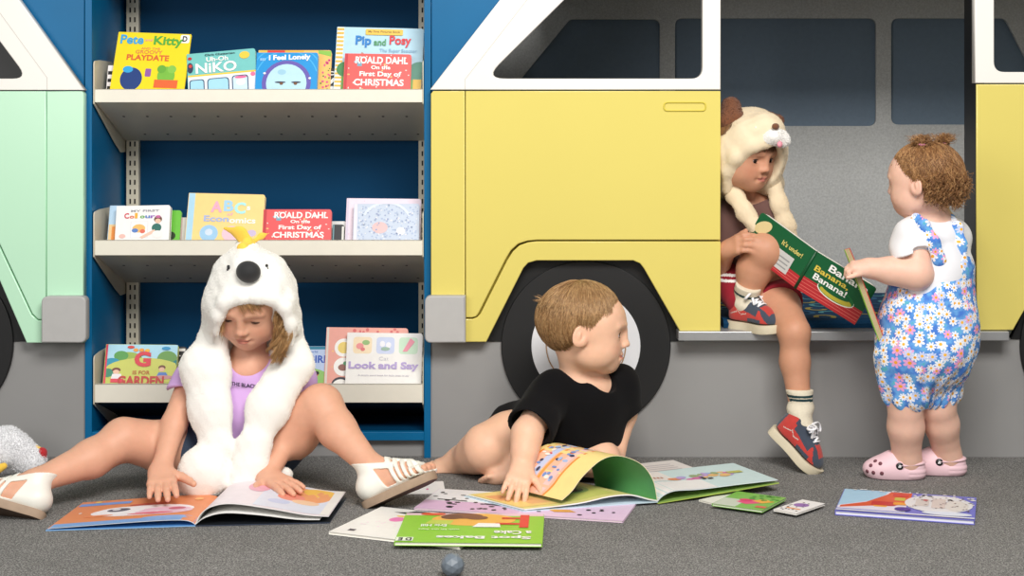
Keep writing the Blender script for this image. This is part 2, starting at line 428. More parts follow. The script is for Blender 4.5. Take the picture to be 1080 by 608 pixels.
part_box('top_panel', (xl0, BF, TOPZ + .02), (xr1, BB, TOPZ + .04), BLU)
def upright(x):
    b = MB(); w = 0.032; y = BB - 0.012 - 0.02
    b.box((x, y, 0.08), (x + w, BB - 0.0125, TOPZ + .019), BEI2)
    z = 0.1
    while z < TOPZ:
        for cx in (x + 0.010, x + 0.022):
            b.box((cx - 0.002, y - 0.0006, z), (cx + 0.002, y + 0.001, z + 0.013), HOLE)
        z += 0.025
    return b.build('slotted_upright', bc)
upright(P(133.5, 0, BB - 0.03)[0]); upright(P(441.5, 0, BB - 0.03)[0])
TILT = math.radians(18)
TU = np.array([0, math.sin(TILT), math.cos(TILT)])     # "up" of a leaning book
TN = np.array([0, -math.cos(TILT), math.sin(TILT)])    # towards the room
SHELF = []
def shelf(ytop, ybot, dark=False):
    Yf = -0.005
    zt, zbm = P(0, ytop, Yf)[2], P(0, ybot, Yf)[2]
    xa, xb = P(100, 0, Yf)[0], P(445.5, 0, Yf)[0]
    dep, drop = 0.30, 0.096
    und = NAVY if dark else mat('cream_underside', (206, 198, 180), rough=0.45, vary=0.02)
    s_ = MB()
    # front lip
    s_.box((xa, Yf, zbm), (xb, Yf + 0.004, zt), BEI)
    s_.box((xa, Yf, zt - 0.002), (xb, Yf + 0.012, zt), BEI)
    root = s_.build('shelf', bc, bevel=0.0008)
    t = MB()
    pts = [(Yf + 0.004, zbm), (Yf + 0.004, zbm + 0.003), (Yf + dep, zbm + 0.003 - drop), (Yf + dep, zbm - drop)]
    V = [(xa + 0.001, y, z) for y, z in pts] + [(xb - 0.001, y, z) for y, z in pts]
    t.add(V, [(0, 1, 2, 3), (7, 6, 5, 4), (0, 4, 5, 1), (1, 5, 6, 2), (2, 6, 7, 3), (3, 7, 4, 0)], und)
    for row, fr in ((0, 0.33), (1, 0.8)):
        for i in range(13):
            x = xa + 0.045 + i * (xb - xa - 0.09) / 12 + (0.02 if row else 0)
            y = Yf + 0.004 + fr * dep; z = zbm - fr * drop - 0.0024
            t.add([(x - 0.003, y - 0.004, z + .0014 - .0001), (x + 0.003, y - 0.004, z + .0014 - .0001), (x + 0.003, y + 0.004, z - .0012), (x - 0.003, y + 0.004, z - .0012)], [(0, 1, 2, 3)], HOLE)
    t.build('shelf_tray', root, recalc=False)
    # curved end plates
    for x, sgn in ((xa - 0.003, -1), (xb + 0.0005, 1)):
        e = MB()
        prof = [(Yf - 0.002, zbm - 0.004), (Yf - 0.002, zt + 0.068), (Yf + 0.05, zt + 0.072), (Yf + 0.16, zt + 0.072), (Yf + 0.29, zt + 0.045), (Yf + 0.312, zt - 0.02), (Yf + 0.312, zbm - drop - 0.03), (Yf + 0.26, zbm - drop - 0.03), (Yf + 0.2, zbm - drop - 0.005)]
        prof = rpoly(prof, [0.003, 0.012, 0.04, 0.05, 0.02, 0.02, 0.005, 0.02, 0.02])
        V = [(x, y, z) for y, z in prof] + [(x + 0.0022, y, z) for y, z in prof]; n = len(prof)
        e.add(V, [tuple(range(n)), tuple(range(2 * n - 1, n - 1, -1))] + [(i, i + n, (i + 1) % n + n, (i + 1) % n) for i in range(n)], BEI2)
        for yy, zz in ((Yf + 0.03, zbm - 0.008 + 0.02), (Yf + 0.17, zbm - 0.035)):
            e.lathe([(0.005, 0), (0.004, 0.003)], (x + (0.002 if sgn < 0 else 0), yy, zz), (-sgn, 0, 0), HOLE, 10)
        e.build('end_bracket', root)
    SHELF.append((Yf + 0.006, zbm + 0.004, zt))
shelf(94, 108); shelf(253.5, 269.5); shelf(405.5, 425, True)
# ================================================================== BOOKS
PAGE = mat('paper_edge', (240, 236, 226), rough=0.8, vary=0.05, vscale=400)
PAGEW = mat('white_page', (244, 243, 240), rough=0.6, vary=0.015, vscale=50)
def book(name, label, cat, M, W, H, T, cover, art=(), texts=(), group=None, kind='board', spine=None, edge=None, back=None):
    """closed book: front cover at y=0 facing -y, x 0..W, z 0..H, thickness T behind. art in fractions of the cover."""
    root = thing(name, label, cat, M, group)
    cm = ink(cover); r = 0.007 if kind == 'board' else 0.001
    t = 0.0018 if kind != 'paper' else 0.0006
    c = MB()
    ol = rpoly([(0, 0), (W, 0), (W, H), (0, H)], [0.0005, r, r, 0.0005])
    c.prism(ol, 0, t, cm); c.prism(ol, T - t, T, ink(back) if back else cm)
    sm_ = ink(spine) if spine else cm
    c.box((-0.0008, 0.0002, 0.0004), (0.0008, T - 0.0002, H - 0.0004), sm_)
    lay = [0.0]
    _flat, _add = c.flat, c.add
    c.flat = lambda pts, y, m: _flat([(min(max(p[0], 0.0006), W - 0.0006), min(max(p[1], 0.0006), H - 0.0006)) for p in pts], y, m)
    def Y_(): lay[0] -= 0.00012; return lay[0]
    for a in art:
        k = a[0]; col = ink(a[-1])
        if k == 'rect': x0, z0, x1, z1 = a[1]; c.flat([(x0 * W, z0 * H), (x1 * W, z0 * H), (x1 * W, z1 * H), (x0 * W, z1 * H)], Y_(), col)
        elif k == 'rrect':
            x0, z0, x1, z1 = a[1]; rad = min((x1 - x0) * W, (z1 - z0) * H) * 0.22
            c.flat(rpoly([(x0 * W, z0 * H), (x1 * W, z0 * H), (x1 * W, z1 * H), (x0 * W, z1 * H)], rad), Y_(), col)
        elif k == 'disc': u, v, a_, b_ = a[1]; c.flat(ellip(u * W, v * H, a_ * W, b_ * H), Y_(), col)
        elif k == 'poly': c.flat([(u * W, v * H) for u, v in a[1]], Y_(), col)
        elif k == 'arc':
            u, v, ra, rb, a0, a1 = a[1]; n = 20; y = Y_()
            pts = [(u * W + ra * W * math.cos(a0 + (a1 - a0) * i / n), y, v * H + ra * W * math.sin(a0 + (a1 - a0) * i / n)) for i in range(n + 1)] + \
                  [(u * W + rb * W * math.cos(a0 + (a1 - a0) * i / n), y, v * H + rb * W * math.sin(a0 + (a1 - a0) * i / n)) for i in range(n + 1)]
            pts = [(min(max(p[0], 0.0006), W - 0.0006), p[1], min(max(p[2], 0.0006), H - 0.0006)) for p in pts]
            c.add(pts, [(i, i + 1, n + 2 + i, n + 1 + i) for i in range(n)], col)
        elif k == 'dots':
            x0, z0, x1, z1 = a[1]; nn, rad, seed = a[2]; r_ = random.Random(seed); y = Y_()
            for _ in range(nn):
                u, v = r_.uniform(x0, x1), r_.uniform(z0, z1)
                c.flat(ellip(u * W, v * H, rad * r_.uniform(.6, 1.2), rad * r_.uniform(.6, 1.2), 8), y, col)
    c.build('cover', root, local=True)
    p = MB(); i_ = 0.0008 if kind == 'board' else 0.002
    ol = rpoly([(0.0008, i_), (W - i_, i_), (W - i_, H - i_), (0.0008, H - i_)], [0, r, r, 0])
    p.prism(ol, t, T - t, ink(edge) if edge else PAGE)
    if kind == 'board':                      # leaves of a board book show as fine dark lines
        nl = max(2, int(T / 0.0028)); lm = mat('leaf_gap', (150, 142, 128), rough=0.8)
        for i in range(1, nl):
            y = t + (T - 2 * t) * i / nl
            p.prism([(q[0], q[1]) for q in rpoly([(0.001, i_ - .0002), (W - i_ + .0002, i_ - .0002), (W - i_ + .0002, H - i_ + .0002), (0.001, H - i_ + .0002)], [0, r, r, 0])], y, y + 0.0003, lm)
    p.build('page_block', root, local=True)
    for i, tx in enumerate(texts):
        tt = MB(); s_, rc, col = tx[:3]; kw = tx[3] if len(tx) > 3 else {}
        put_text(tt, s_, (rc[0] * W, rc[1] * H, rc[2] * W, rc[3] * H), lay[0] - 0.0003, ink(col), **kw)
        tt.build('title' if i == 0 else 'title_letter' if len(s_) == 1 else 'cover_text', root, local=True, recalc=False)
    return root

def shelf_M(si, pxl, off, lean=0.0, roll=0.0, yaw=0.0, up=0.0):
    """frame of a book standing in a shelf tray; pxl = pixel of its lower left corner, off = distance behind the lip"""
    Y0, Z0, _ = SHELF[si]
    th = TILT + lean
    y = Y0 + off * math.cos(TILT); z = Z0 - (off * math.sin(TILT)) + 0.001 + up
    x = (pxl - CX) / S(y)
    ex = np.array([1, 0, 0]); ez = np.array([0, math.sin(th), math.cos(th)]); ey = np.array([0, math.cos(th), -math.sin(th)])
    M = Matrix(((ex[0], ey[0], ez[0], x), (ex[1], ey[1], ez[1], y), (ex[2], ey[2], ez[2], z), (0, 0, 0, 1)))
    return M @ Matrix.Rotation(yaw, 4, 'Z') @ Matrix.Rotation(roll, 4, 'Y')
def height_to(si, off, ytop, lean=0.0):
    """book height that reaches pixel row ytop"""
    Y0, Z0, _ = SHELF[si]; th = TILT + lean
    y0 = Y0 + off * math.cos(TILT); z0 = Z0 - off * math.sin(TILT) + 0.001
    lo, hi = 0.02, 0.6
    for _ in range(40):
        h = (lo + hi) / 2; y = y0 + h * math.sin(th); z = z0 + h * math.cos(th)
        if HZ + (HC - z) * S(y) > ytop: lo = h
        else: hi = h
    return h
def sbook(si, xl, xr, ytop, off, label, cover, art=(), texts=(), T=0.014, lean=0.0, roll=0.0, yaw=0.0, **kw):
    h = height_to(si, off, ytop, lean)
    # the part of the cover below the lip is out of sight: keep the picture in the visible part
    Y0, Z0, Zt = SHELF[si]; th = TILT + lean
    lo, hi = 0.0, h
    for _ in range(40):
        q = (lo + hi) / 2; yb = Y0 + off * math.cos(TILT) + q * math.sin(th); zb_ = Z0 - off * math.sin(TILT) + .001 + q * math.cos(th)
        if HC + (zb_ - HC) * D0 / (D0 + yb) < HC + (Zt - HC) * D0 / (D0 - .005): lo = q
        else: hi = q
    hid = min(lo / h, .6)
    rm = lambda v: hid + (v - .18) * (1 - hid) / .82 if v >= .18 else hid * v / .18
    sc = (1 - hid) / .82
    art2 = []
    for a in art:
        k = a[0]
        if k in ('rect', 'rrect'): x0, z0, x1, z1 = a[1]; art2.append((k, (x0, rm(z0), x1, rm(z1)), a[-1]))
        elif k == 'disc': u, v, ra, rb = a[1]; art2.append((k, (u, rm(max(v, .0)), ra, rb * sc), a[-1]))
        elif k == 'poly': art2.append((k, [(u, rm(v)) for u, v in a[1]], a[-1]))
        elif k == 'arc': u, v, *rest = a[1]; art2.append((k, (u, rm(v), *rest), a[-1]))
        else: x0, z0, x1, z1 = a[1]; art2.append((k, (x0, rm(z0), x1, rm(z1)), *a[2:]))
    art = art2
    texts = [(t[0], (t[1][0], rm(t[1][1]), t[1][2], rm(t[1][3])), *t[2:]) for t in texts]
    y = SHELF[si][0] + off
    W = (xr - xl) / S(y + 0.03)
    return book('picture_book', label, 'book', shelf_M(si, xl, off, lean, roll, yaw, max(0, math.sin(roll)) * W), W, h, T, cover, art, texts, **kw)
GT, GM, GB = 'picture books on the top shelf', 'picture books on the middle shelf', 'picture books on the bottom shelf'
W_ = (250, 248, 244)
# ---- top shelf
sbook(0, 114.5, 192, 36.5, 0.012, 'yellow picture book with blue and green title, leftmost on the top shelf', (250, 222, 40),
      [('disc', (.26, .30, .15, .17), (44, 70, 130)), ('disc', (.20, .44, .07, .05), (60, 170, 225)), ('rrect', (.44, .34, .52, .46), (150, 96, 170)), ('disc', (.73, .36, .12, .14), (126, 190, 72)), ('disc', (.66, .46, .06, .06), (110, 176, 66)), ('disc', (.80, .46, .06, .06), (140, 200, 84)),
       ('rect', (.58, .18, .90, .30), (232, 108, 60)), ('rrect', (.86, .86, .985, .985), W_)],
      [('Pete', (.04, .82, .36, .96), (70, 170, 225), {'bold': .03}), ('and', (.38, .87, .48, .91), (240, 170, 150)), ('Kitty', (.50, .78, .90, .955), (90, 175, 70), {'bold': .03}),
       ('AND THE', (.34, .745, .60, .775), (225, 150, 90)), ('GROOVY', (.27, .68, .64, .735), (225, 140, 80)), ('PLAYDATE', (.16, .58, .74, .665), (222, 104, 62), {'bold': .03}), ('D', (.89, .88, .955, .965), (20, 20, 20), {'bold': .03})],
      T=0.006, lean=math.radians(6), roll=math.radians(2.2), kind='paper', group=None)
sbook(0, 111, 118, 69, 0.035, 'book with black and white checked cover peeking out at the left end of top shelf', (245, 240, 242),
      [('rect', (0, .15, 1, .28), (25, 24, 26)), ('rect', (0, .42, 1, .54), (25, 24, 26)), ('rect', (0, .68, 1, .80), (25, 24, 26))], T=0.008)
sbook(0, 199, 271, 57, 0.016, 'teal board book with white title and yellow sun, second from left on top shelf', (120, 200, 196),
      [('rect', (0, 0, 1, .47), (238, 226, 150)), ('poly', [(0, .49), (1, .49), (1, .45), (0, .45)], (246, 206, 66)), ('rect', (0, 0, 1, .45), (236, 240, 244)),
       ('rrect', (.02, .06, .24, .38), (40, 70, 110)), ('rrect', (.035, .08, .225, .36), (168, 220, 240)), ('rrect', (.28, .06, .60, .38), (40, 70, 110)), ('rrect', (.295, .08, .585, .36), (168, 220, 240)), ('rrect', (.64, .06, .88, .40), (40, 70, 110)), ('rrect', (.655, .08, .865, .38), (206, 232, 246)),
       ('disc', (.77, .24, .07, .08), (238, 238, 240)), ('disc', (.77, .35, .09, .03), (236, 110, 160)), ('disc', (.95, .40, .035, .05), (240, 120, 160)),
       ('disc', (.84, .86, .075, .085), (250, 206, 70)), ('disc', (.04, .88, .03, .035), (200, 50, 50)), ('disc', (.04, .66, .045, .12), (50, 60, 90)), ('disc', (.045, .70, .025, .04), (210, 70, 60))],
      [('Chris Chatterton', (.26, .91, .70, .955), (40, 60, 70)), ('Uh-Oh', (.28, .77, .60, .88), W_, {'bold': .025}), ('NiKO', (.12, .51, .72, .75), W_, {'bold': .025})], T=0.016, roll=math.radians(-5.5))
sbook(0, 268.5, 333, 55.5, 0.010, 'bright blue board book with pale moon and purple ring on top shelf', (24, 150, 220),
      [('arc', (.50, .38, .62, .60, .3, 2.8), (70, 180, 235)), ('arc', (.50, .38, .52, .50, .3, 2.8), (70, 180, 235)), ('disc', (.50, .32, .40, .50), (104, 90, 176)), ('disc', (.50, .31, .33, .43), (188, 226, 240)), ('disc', (.42, .56, .07, .06), (160, 206, 228)),
       ('disc', (.40, .33, .09, .02), (50, 50, 70)), ('disc', (.66, .33, .08, .02), (50, 50, 70)), ('disc', (.42, .30, .03, .03), (120, 80, 50)), ('disc', (.65, .30, .03, .03), (120, 80, 50)),
       ('disc', (.14, .53, .022, .022), W_), ('disc', (.88, .42, .022, .022), W_)],
      [('I Feel Lonely', (.20, .80, .88, .95), W_, {'bold': .04, 'ang': .03}), ('III', (.06, .81, .14, .87), (170, 214, 240))], T=0.016)
sbook(0, 270, 347, 53, 0.036, 'orange and pink patterned book mostly hidden behind the blue moon book', (246, 196, 110),
      [('rect', (.02, .93, .22, 1), (240, 190, 80)), ('rect', (.12, .93, .36, .995), (226, 60, 50)), ('rect', (.36, .93, .62, .995), (244, 180, 70)), ('poly', [(.82, .93), (1, .86), (1, .98), (.82, .995)], (140, 196, 80)), ('dots', (.86, .2, .99, .8), (16, .003, 3), (226, 90, 140)), ('dots', (.86, .1, .99, .7), (10, .002, 4), (80, 130, 60))], T=0.012)
sbook(0, 343, 355, 72, 0.046, 'black and white patterned book spine standing left of the striped blue book', (28, 28, 30),
      [('disc', (.5, .80, .35, .08), W_), ('disc', (.5, .80, .18, .04), (28, 28, 30)), ('poly', [(.1, .4), (.6, .62), (.9, .58), (.4, .36)], W_), ('poly', [(.1, .2), (.5, .3), (.9, .24), (.5, .14)], W_)], T=0.010)
sbook(0, 351, 443, 30.5, 0.034, 'large pale blue book with orange striped spine behind the red top-shelf book', (186, 222, 238),
      [('rect', (0, 0, .08, 1), (250, 246, 232))] + [('rect', (0, .02 + .055 * i, .08, .045 + .055 * i), (246, 190, 80)) for i in range(18)] +
      [('rect', (.08, .0, 1, .34), (120, 178, 90)), ('disc', (.12, .42, .10, .10), (70, 140, 80)), ('disc', (.97, .40, .13, .14), (90, 150, 130)), ('disc', (.16, .58, .045, .035), (150, 110, 100)), ('poly', [(.30, .66), (.46, .50), (.42, .47), (.28, .62)], (180, 150, 140)),
       ('rrect', (.33, .895, .76, .975), (244, 200, 84)), ('rect', (.90, .05, 1, .3), (236, 196, 90))],
      [('My First Pictures Book', (.36, .915, .73, .955), (150, 120, 60)), ('Pip', (.22, .72, .40, .88), (40, 130, 205), {'bold': .03}), ('and', (.43, .75, .57, .84), (90, 160, 110), {'bold': .03}), ('Posy', (.61, .73, .86, .89), (222, 62, 70), {'bold': .03}), ('The Super Scooter', (.50, .65, .93, .71), (150, 190, 215))], T=0.014, roll=math.radians(1.4))
RD_ART = [('rect', (0, 0, .045, 1), (196, 60, 66))] + [('dots', (.06, .05, .98, .97), (26, .0022, 5), (250, 220, 214)), ('dots', (.06, .1, .98, .95), (6, .003, 9), (240, 190, 120)), ('rect', (.19, .70, .26, .80), (120, 170, 190)), ('disc', (.17, .80, .03, .03), (150, 196, 210))]
RD_TX = [('ROALD DAHL', (.16, .76, .95, .93), W_, {'bold': .03}), ('On the', (.40, .63, .69, .72), W_, {'bold': .03}), ('First Day of', (.23, .43, .86, .58), W_, {'bold': .03}), ('CHRISTMAS', (.15, .24, .90, .40), W_, {'bold': .03})]
sbook(0, 361.5, 431.5, 57.5, 0.010, 'red board book with white title in front of the pale blue one, top shelf', (232, 92, 88), RD_ART, RD_TX, T=0.015, roll=math.radians(1))
# ---- middle shelf
sbook(1, 112, 130, 217, 0.036, 'pale blue book half hidden at the left end of the middle shelf', (186, 216, 240), [('rect', (0, 0, 1, .55), (236, 204, 150)), ('rect', (.2, .1, .6, .5), (240, 150, 70))], T=0.010)
sbook(1, 120.5, 177, 217.5, 0.012, 'white board book with a rainbow coloured title on the middle shelf', (246, 244, 242),
      [('rect', (.27, .22, .60, .62), (226, 226, 232)), ('rect', (.285, .235, .585, .605), (248, 246, 244)), ('disc', (.43, .45, .12, .10), (244, 190, 110)), ('disc', (.36, .40, .06, .05), (90, 130, 200)), ('disc', (.50, .38, .05, .05), (226, 110, 90)),
       ('disc', (.78, .66, .075, .085), (110, 70, 56)), ('disc', (.78, .62, .055, .055), (236, 196, 170)), ('disc', (.76, .46, .09, .10), (46, 110, 100)), ('poly', [(.45, .24), (.72, .42), (.75, .36), (.50, .20)], (240, 200, 180)), ('disc', (.78, .30, .10, .09), (244, 240, 238)), ('disc', (.13, .27, .06, .05), (240, 190, 180))],
      [('MY FIRST', (.27, .845, .80, .895), (160, 160, 168))] + [(ch, (.15 + .098 * i, .69 + (.0 if ch != 'C' else 0), .15 + .098 * i + (.05 if ch == 'l' else .088), .755 if ch not in 'Cl' else .82), c_, {'bold': .03}) for i, (ch, c_) in enumerate(zip('Colours', [(214, 60, 80), (230, 110, 60), (240, 180, 60), (110, 180, 90), (90, 130, 200), (150, 100, 190), (214, 110, 170)]))], T=0.020, roll=math.radians(-1.2))
sbook(1, 165, 188, 222, 0.040, 'lime green book standing behind the white rainbow-title book', (110, 196, 62), [('disc', (.55, .3, .25, .12), (40, 60, 30))], T=0.012)
sbook(1, 178, 200, 229.5, 0.05, 'slim white book between the green and the pale orange book, middle shelf', (238, 234, 228), [('rect', (.45, 0, .55, 1), (222, 196, 190))], T=0.010)
sbook(1, 194, 274.5, 205.5, 0.012, 'pale orange board book with pastel alphabet title on the middle shelf', (250, 216, 140),
      [('rect', (0, 0, .085, 1), (176, 218, 240)), ('disc', (.30, .28, .12, .15), (160, 204, 236)), ('disc', (.30, .30, .05, .06), (210, 224, 240)), ('disc', (.60, .28, .13, .14), (246, 200, 214)), ('disc', (.86, .30, .06, .06), (206, 190, 220))],
      [('A', (.30, .66, .45, .86), (244, 176, 200), {'bold': .04}), ('B', (.47, .68, .60, .88), (168, 214, 240), {'bold': .04}), ('C', (.61, .64, .76, .85), (176, 236, 236), {'bold': .04}), ('s', (.77, .71, .82, .78), W_, {'bold': .03}), ('of', (.52, .605, .60, .66), (236, 180, 200)), ('Econ', (.22, .49, .55, .60), (170, 186, 226), {'bold': .03}), ('omics', (.555, .47, .90, .57), W_, {'bold': .025})], T=0.018, roll=math.radians(1.4))
sbook(1, 268, 277.5, 217.5, 0.034, 'thin dark book squeezed between the pale orange and red books, middle shelf', (52, 42, 44), [('rect', (0, .9, 1, 1), (230, 226, 220))], T=0.010)
sbook(1, 276, 347.5, 221, 0.010, 'red board book with white title, middle shelf centre', (232, 88, 90), RD_ART, RD_TX, T=0.015)
sbook(1, 344, 364, 233.5, 0.05, 'white book leaning behind the pale grey-blue book, middle shelf', (226, 226, 224), [], T=0.012)
sbook(1, 350, 362, 237, 0.030, 'black round-topped board book beside the red book, middle shelf', (36, 36, 42), [('rect', (.0, 0, .12, 1), (120, 170, 180)), ('rect', (.8, .0, 1, .9), (230, 228, 220))], T=0.012)
sbook(1, 363.5, 442, 210, 0.034, 'pale pink book behind the silvery blue one, right end of middle shelf', (240, 220, 232), [('dots', (.02, .1, .98, .98), (24, .0015, 8), (226, 190, 214)), ('rect', (0, 0, .03, 1), (214, 204, 222))], T=0.012, roll=math.radians(.6))
sbook(1, 372, 441, 215, 0.010, 'silvery blue speckled book cover, right end of middle shelf', (196, 208, 226),
      [('rect', (0, 0, .05, 1), (240, 226, 236)), ('dots', (.06, .1, .98, .97), (130, .0026, 2), (170, 186, 214)), ('dots', (.06, .1, .98, .97), (70, .002, 12), (228, 228, 232)), ('disc', (.40, .46, .12, .13), (226, 190, 190)), ('disc', (.72, .38, .07, .09), (236, 236, 238)), ('arc', (.5, .45, .42, .38, .5, 2.6), (216, 226, 238)), ('dots', (.1, .3, .9, .9), (40, .0022, 22), (150, 164, 200))], T=0.010)
# ---- bottom shelf
sbook(2, 107, 183, 364, 0.012, 'green garden picture book with large red letter, left end of bottom shelf', (196, 206, 96),
      [('rect', (0, .70, 1, 1), (176, 222, 240)), ('disc', (.32, .68, .20, .16), (160, 186, 80)), ('disc', (.22, .76, .10, .10), (90, 160, 80)), ('disc', (.86, .70, .14, .17), (110, 160, 84)), ('disc', (.10, .60, .12, .11), (40, 150, 180)), ('disc', (.99, .56, .06, .12), (40, 130, 130)), ('disc', (.55, .44, .55, .28), (206, 210, 104)), ('disc', (.05, .40, .09, .09), (60, 140, 110)), ('rect', (0, 0, .03, 1), (222, 60, 90)),
       ('disc', (.17, .46, .06, .05), (120, 60, 50)), ('disc', (.17, .42, .045, .045), (240, 196, 170)), ('poly', [(.10, .26), (.26, .26), (.24, .38), (.12, .38)], (240, 236, 240)), ('rect', (.1, .2, .28, .28), (226, 70, 90)),
       ('disc', (.80, .52, .05, .05), (120, 80, 60)), ('disc', (.80, .48, .04, .045), (236, 190, 160)), ('poly', [(.72, .30), (.90, .32), (.86, .42), (.76, .42)], (90, 130, 200)), ('disc', (.84, .32, .13, .04), (206, 150, 150)),
       ('disc', (.42, .88, .035, .035), (246, 160, 60)), ('disc', (.50, .88, .035, .035), (246, 160, 60)), ('disc', (.58, .87, .035, .035), (246, 190, 60)), ('disc', (.35, .94, .05, .03), (220, 70, 60)), ('disc', (.84, .92, .06, .035), (50, 150, 200))],
      [('G', (.41, .53, .64, .85), (220, 66, 80), {'bold': .05}), ('IS FOR', (.40, .37, .64, .45), (190, 110, 60)), ('GARDEN', (.20, .16, .84, .34), (196, 66, 60), {'bold': .04})], T=0.014, roll=math.radians(.6))
sbook(2, 168, 193, 366, 0.036, 'black book with white dots standing behind the garden book', (34, 33, 32), [('dots', (.3, .1, .95, .9), (26, .0018, 6), (240, 236, 226)), ('rect', (.5, .90, .95, .96), (236, 232, 224))], T=0.010)
sbook(2, 300, 347, 365.5, 0.034, 'lavender blue book with a ladybird, half hidden by the hooded girl', (190, 208, 240),
      [('rect', (0, .93, 1, 1), (40, 130, 160)), ('disc', (.55, .2, .5, .32), (150, 200, 110)), ('disc', (.62, .40, .12, .06), (226, 70, 60)), ('disc', (.70, .42, .05, .04), (40, 34, 34))], [('BIRD', (.52, .64, 1.0, .80), (56, 96, 190), {'bold': .03}), ('My World', (.3, .85, .7, .90), (90, 130, 200))], T=0.012)
sbook(2, 341, 427, 346.5, 0.030, 'salmon pink board book with round picture windows on the bottom shelf', (240, 170, 156),
      [('rect', (0, 0, .03, 1), (226, 216, 206)), ('dots', (.05, .05, .98, .97), (30, .002, 7), (250, 206, 120)), ('disc', (.22, .70, .115, .135), W_), ('disc', (.22, .70, .075, .085), (240, 214, 120)), ('disc', (.22, .42, .115, .135), W_), ('disc', (.22, .41, .06, .05), (150, 100, 90)), ('disc', (.25, .47, .03, .03), (90, 160, 110)), ('disc', (.20, .16, .115, .12), (60, 60, 70)), ('disc', (.20, .15, .10, .10), W_), ('dots', (.30, .93, .95, .99), (8, .004, 4), (220, 110, 110))], T=0.018, roll=math.radians(.8))
sbook(2, 363.5, 443, 352, 0.010, 'white board book with lilac title and three pastel squares, bottom shelf', (244, 242, 238),
      [('rrect', (.08, .66, .33, .93), (248, 226, 190)), ('rrect', (.39, .66, .63, .93), (206, 216, 244)), ('rrect', (.69, .66, .94, .93), (206, 234, 206)),
       ('disc', (.17, .78, .05, .05), (240, 150, 150)), ('disc', (.25, .84, .05, .04), (150, 190, 120)), ('disc', (.21, .73, .03, .03), (226, 120, 120)), ('disc', (.47, .82, .035, .05), (244, 244, 250)), ('disc', (.55, .80, .035, .05), (244, 244, 250)), ('disc', (.51, .74, .06, .03), (160, 190, 170)), ('poly', [(.74, .70), (.84, .92), (.90, .86), (.80, .70)], (244, 150, 170)),
       ('disc', (.25, .14, .07, .03), (246, 180, 200)), ('disc', (.47, .14, .05, .03), (240, 120, 150)), ('disc', (.80, .14, .12, .025), (190, 210, 130))],
      [('Cat', (.43, .555, .56, .61), (196, 196, 206), {'bold': -.01}), ('Look and Say', (.03, .38, .96, .53), (182, 164, 214), {'bold': .04}), ('A simple word book for little ones to say', (.16, .29, .84, .325), (200, 196, 206))], T=0.018, roll=math.radians(.8))

# ================================================================== FLOOR BOOKS
def floor_M(FL, FR, BLk, z=0.0):
    """frame of a book lying cover up: local x along FL->FR, local z along the cover to the back, local -y up"""
    a, b, c = [G(*p, z) if len(p) == 2 else np.array(p, float) for p in (FL, FR, BLk)]
    ex = nrm(b - a); d = c - a; ez = nrm(d - ex * (d @ ex)); W = np.linalg.norm(b - a); H = float(d @ ez)
    ey = np.cross(ez, ex)                     # points down
    M = Matrix(((ex[0], ey[0], ez[0], a[0]), (ex[1], ey[1], ez[1], a[1]), (ex[2], ey[2], ez[2], a[2]), (0, 0, 0, 1)))
    return M, W, H
def fbook(name, label, FL, FR, BL_, T, cover, art=(), texts=(), lift=0.001, cat='book', kind='paper', **kw):
    M, W, H = floor_M(FL, FR, BL_, T + lift)
    return book(name, label, cat, M, W, H, T, cover, art, texts, kind=kind, **kw)
# pink, white and black spread lying under the open book
fbook('picture_book', 'pink and white picture book with black marks lying under the big open book', (437, 536), (657, 550), (484, 517), 0.004, (236, 208, 232),
      [('rect', (0, .0, .5, .42), (230, 190, 222)), ('rect', (0, .42, .5, 1), (246, 244, 246)), ('rect', (.5, 0, 1, .5), (238, 206, 234)), ('dots', (.02, .1, .48, .92), (40, .006, 3), (34, 30, 34)), ('poly', [(.05, .5), (.20, .48), (.21, .44), (.06, .46)], (40, 34, 40)), ('poly', [(.20, .70), (.32, .66), (.33, .60), (.21, .64)], (40, 34, 40)), ('poly', [(.3, .4), (.42, .36), (.42, .31), (.3, .35)], (40, 34, 40)), ('poly', [(.62, .30), (.72, .34), (.76, .24), (.66, .20)], (240, 170, 60)), ('dots', (.55, .1, .95, .5), (14, .005, 6), (40, 34, 38))])
fbook('picture_book', 'white picture book with a pink oval, partly under the green book', (347, 561), (485, 577), (419.5, 536.6), 0.006, (246, 244, 238),
      [('disc', (.28, .62, .055, .08), (240, 130, 190)), ('poly', [(.16, .86), (.30, .82), (.42, .98), (.30, .97), (.26, .90)], (60, 62, 60)), ('disc', (.30, .74, .07, .03), (250, 210, 110)), ('rect', (.10, .1, .15, .16), (80, 80, 86)), ('dots', (.1, .3, .5, .5), (12, .003, 8), (250, 226, 236)), ('rect', (.75, 0, 1, .3), (236, 226, 150))])
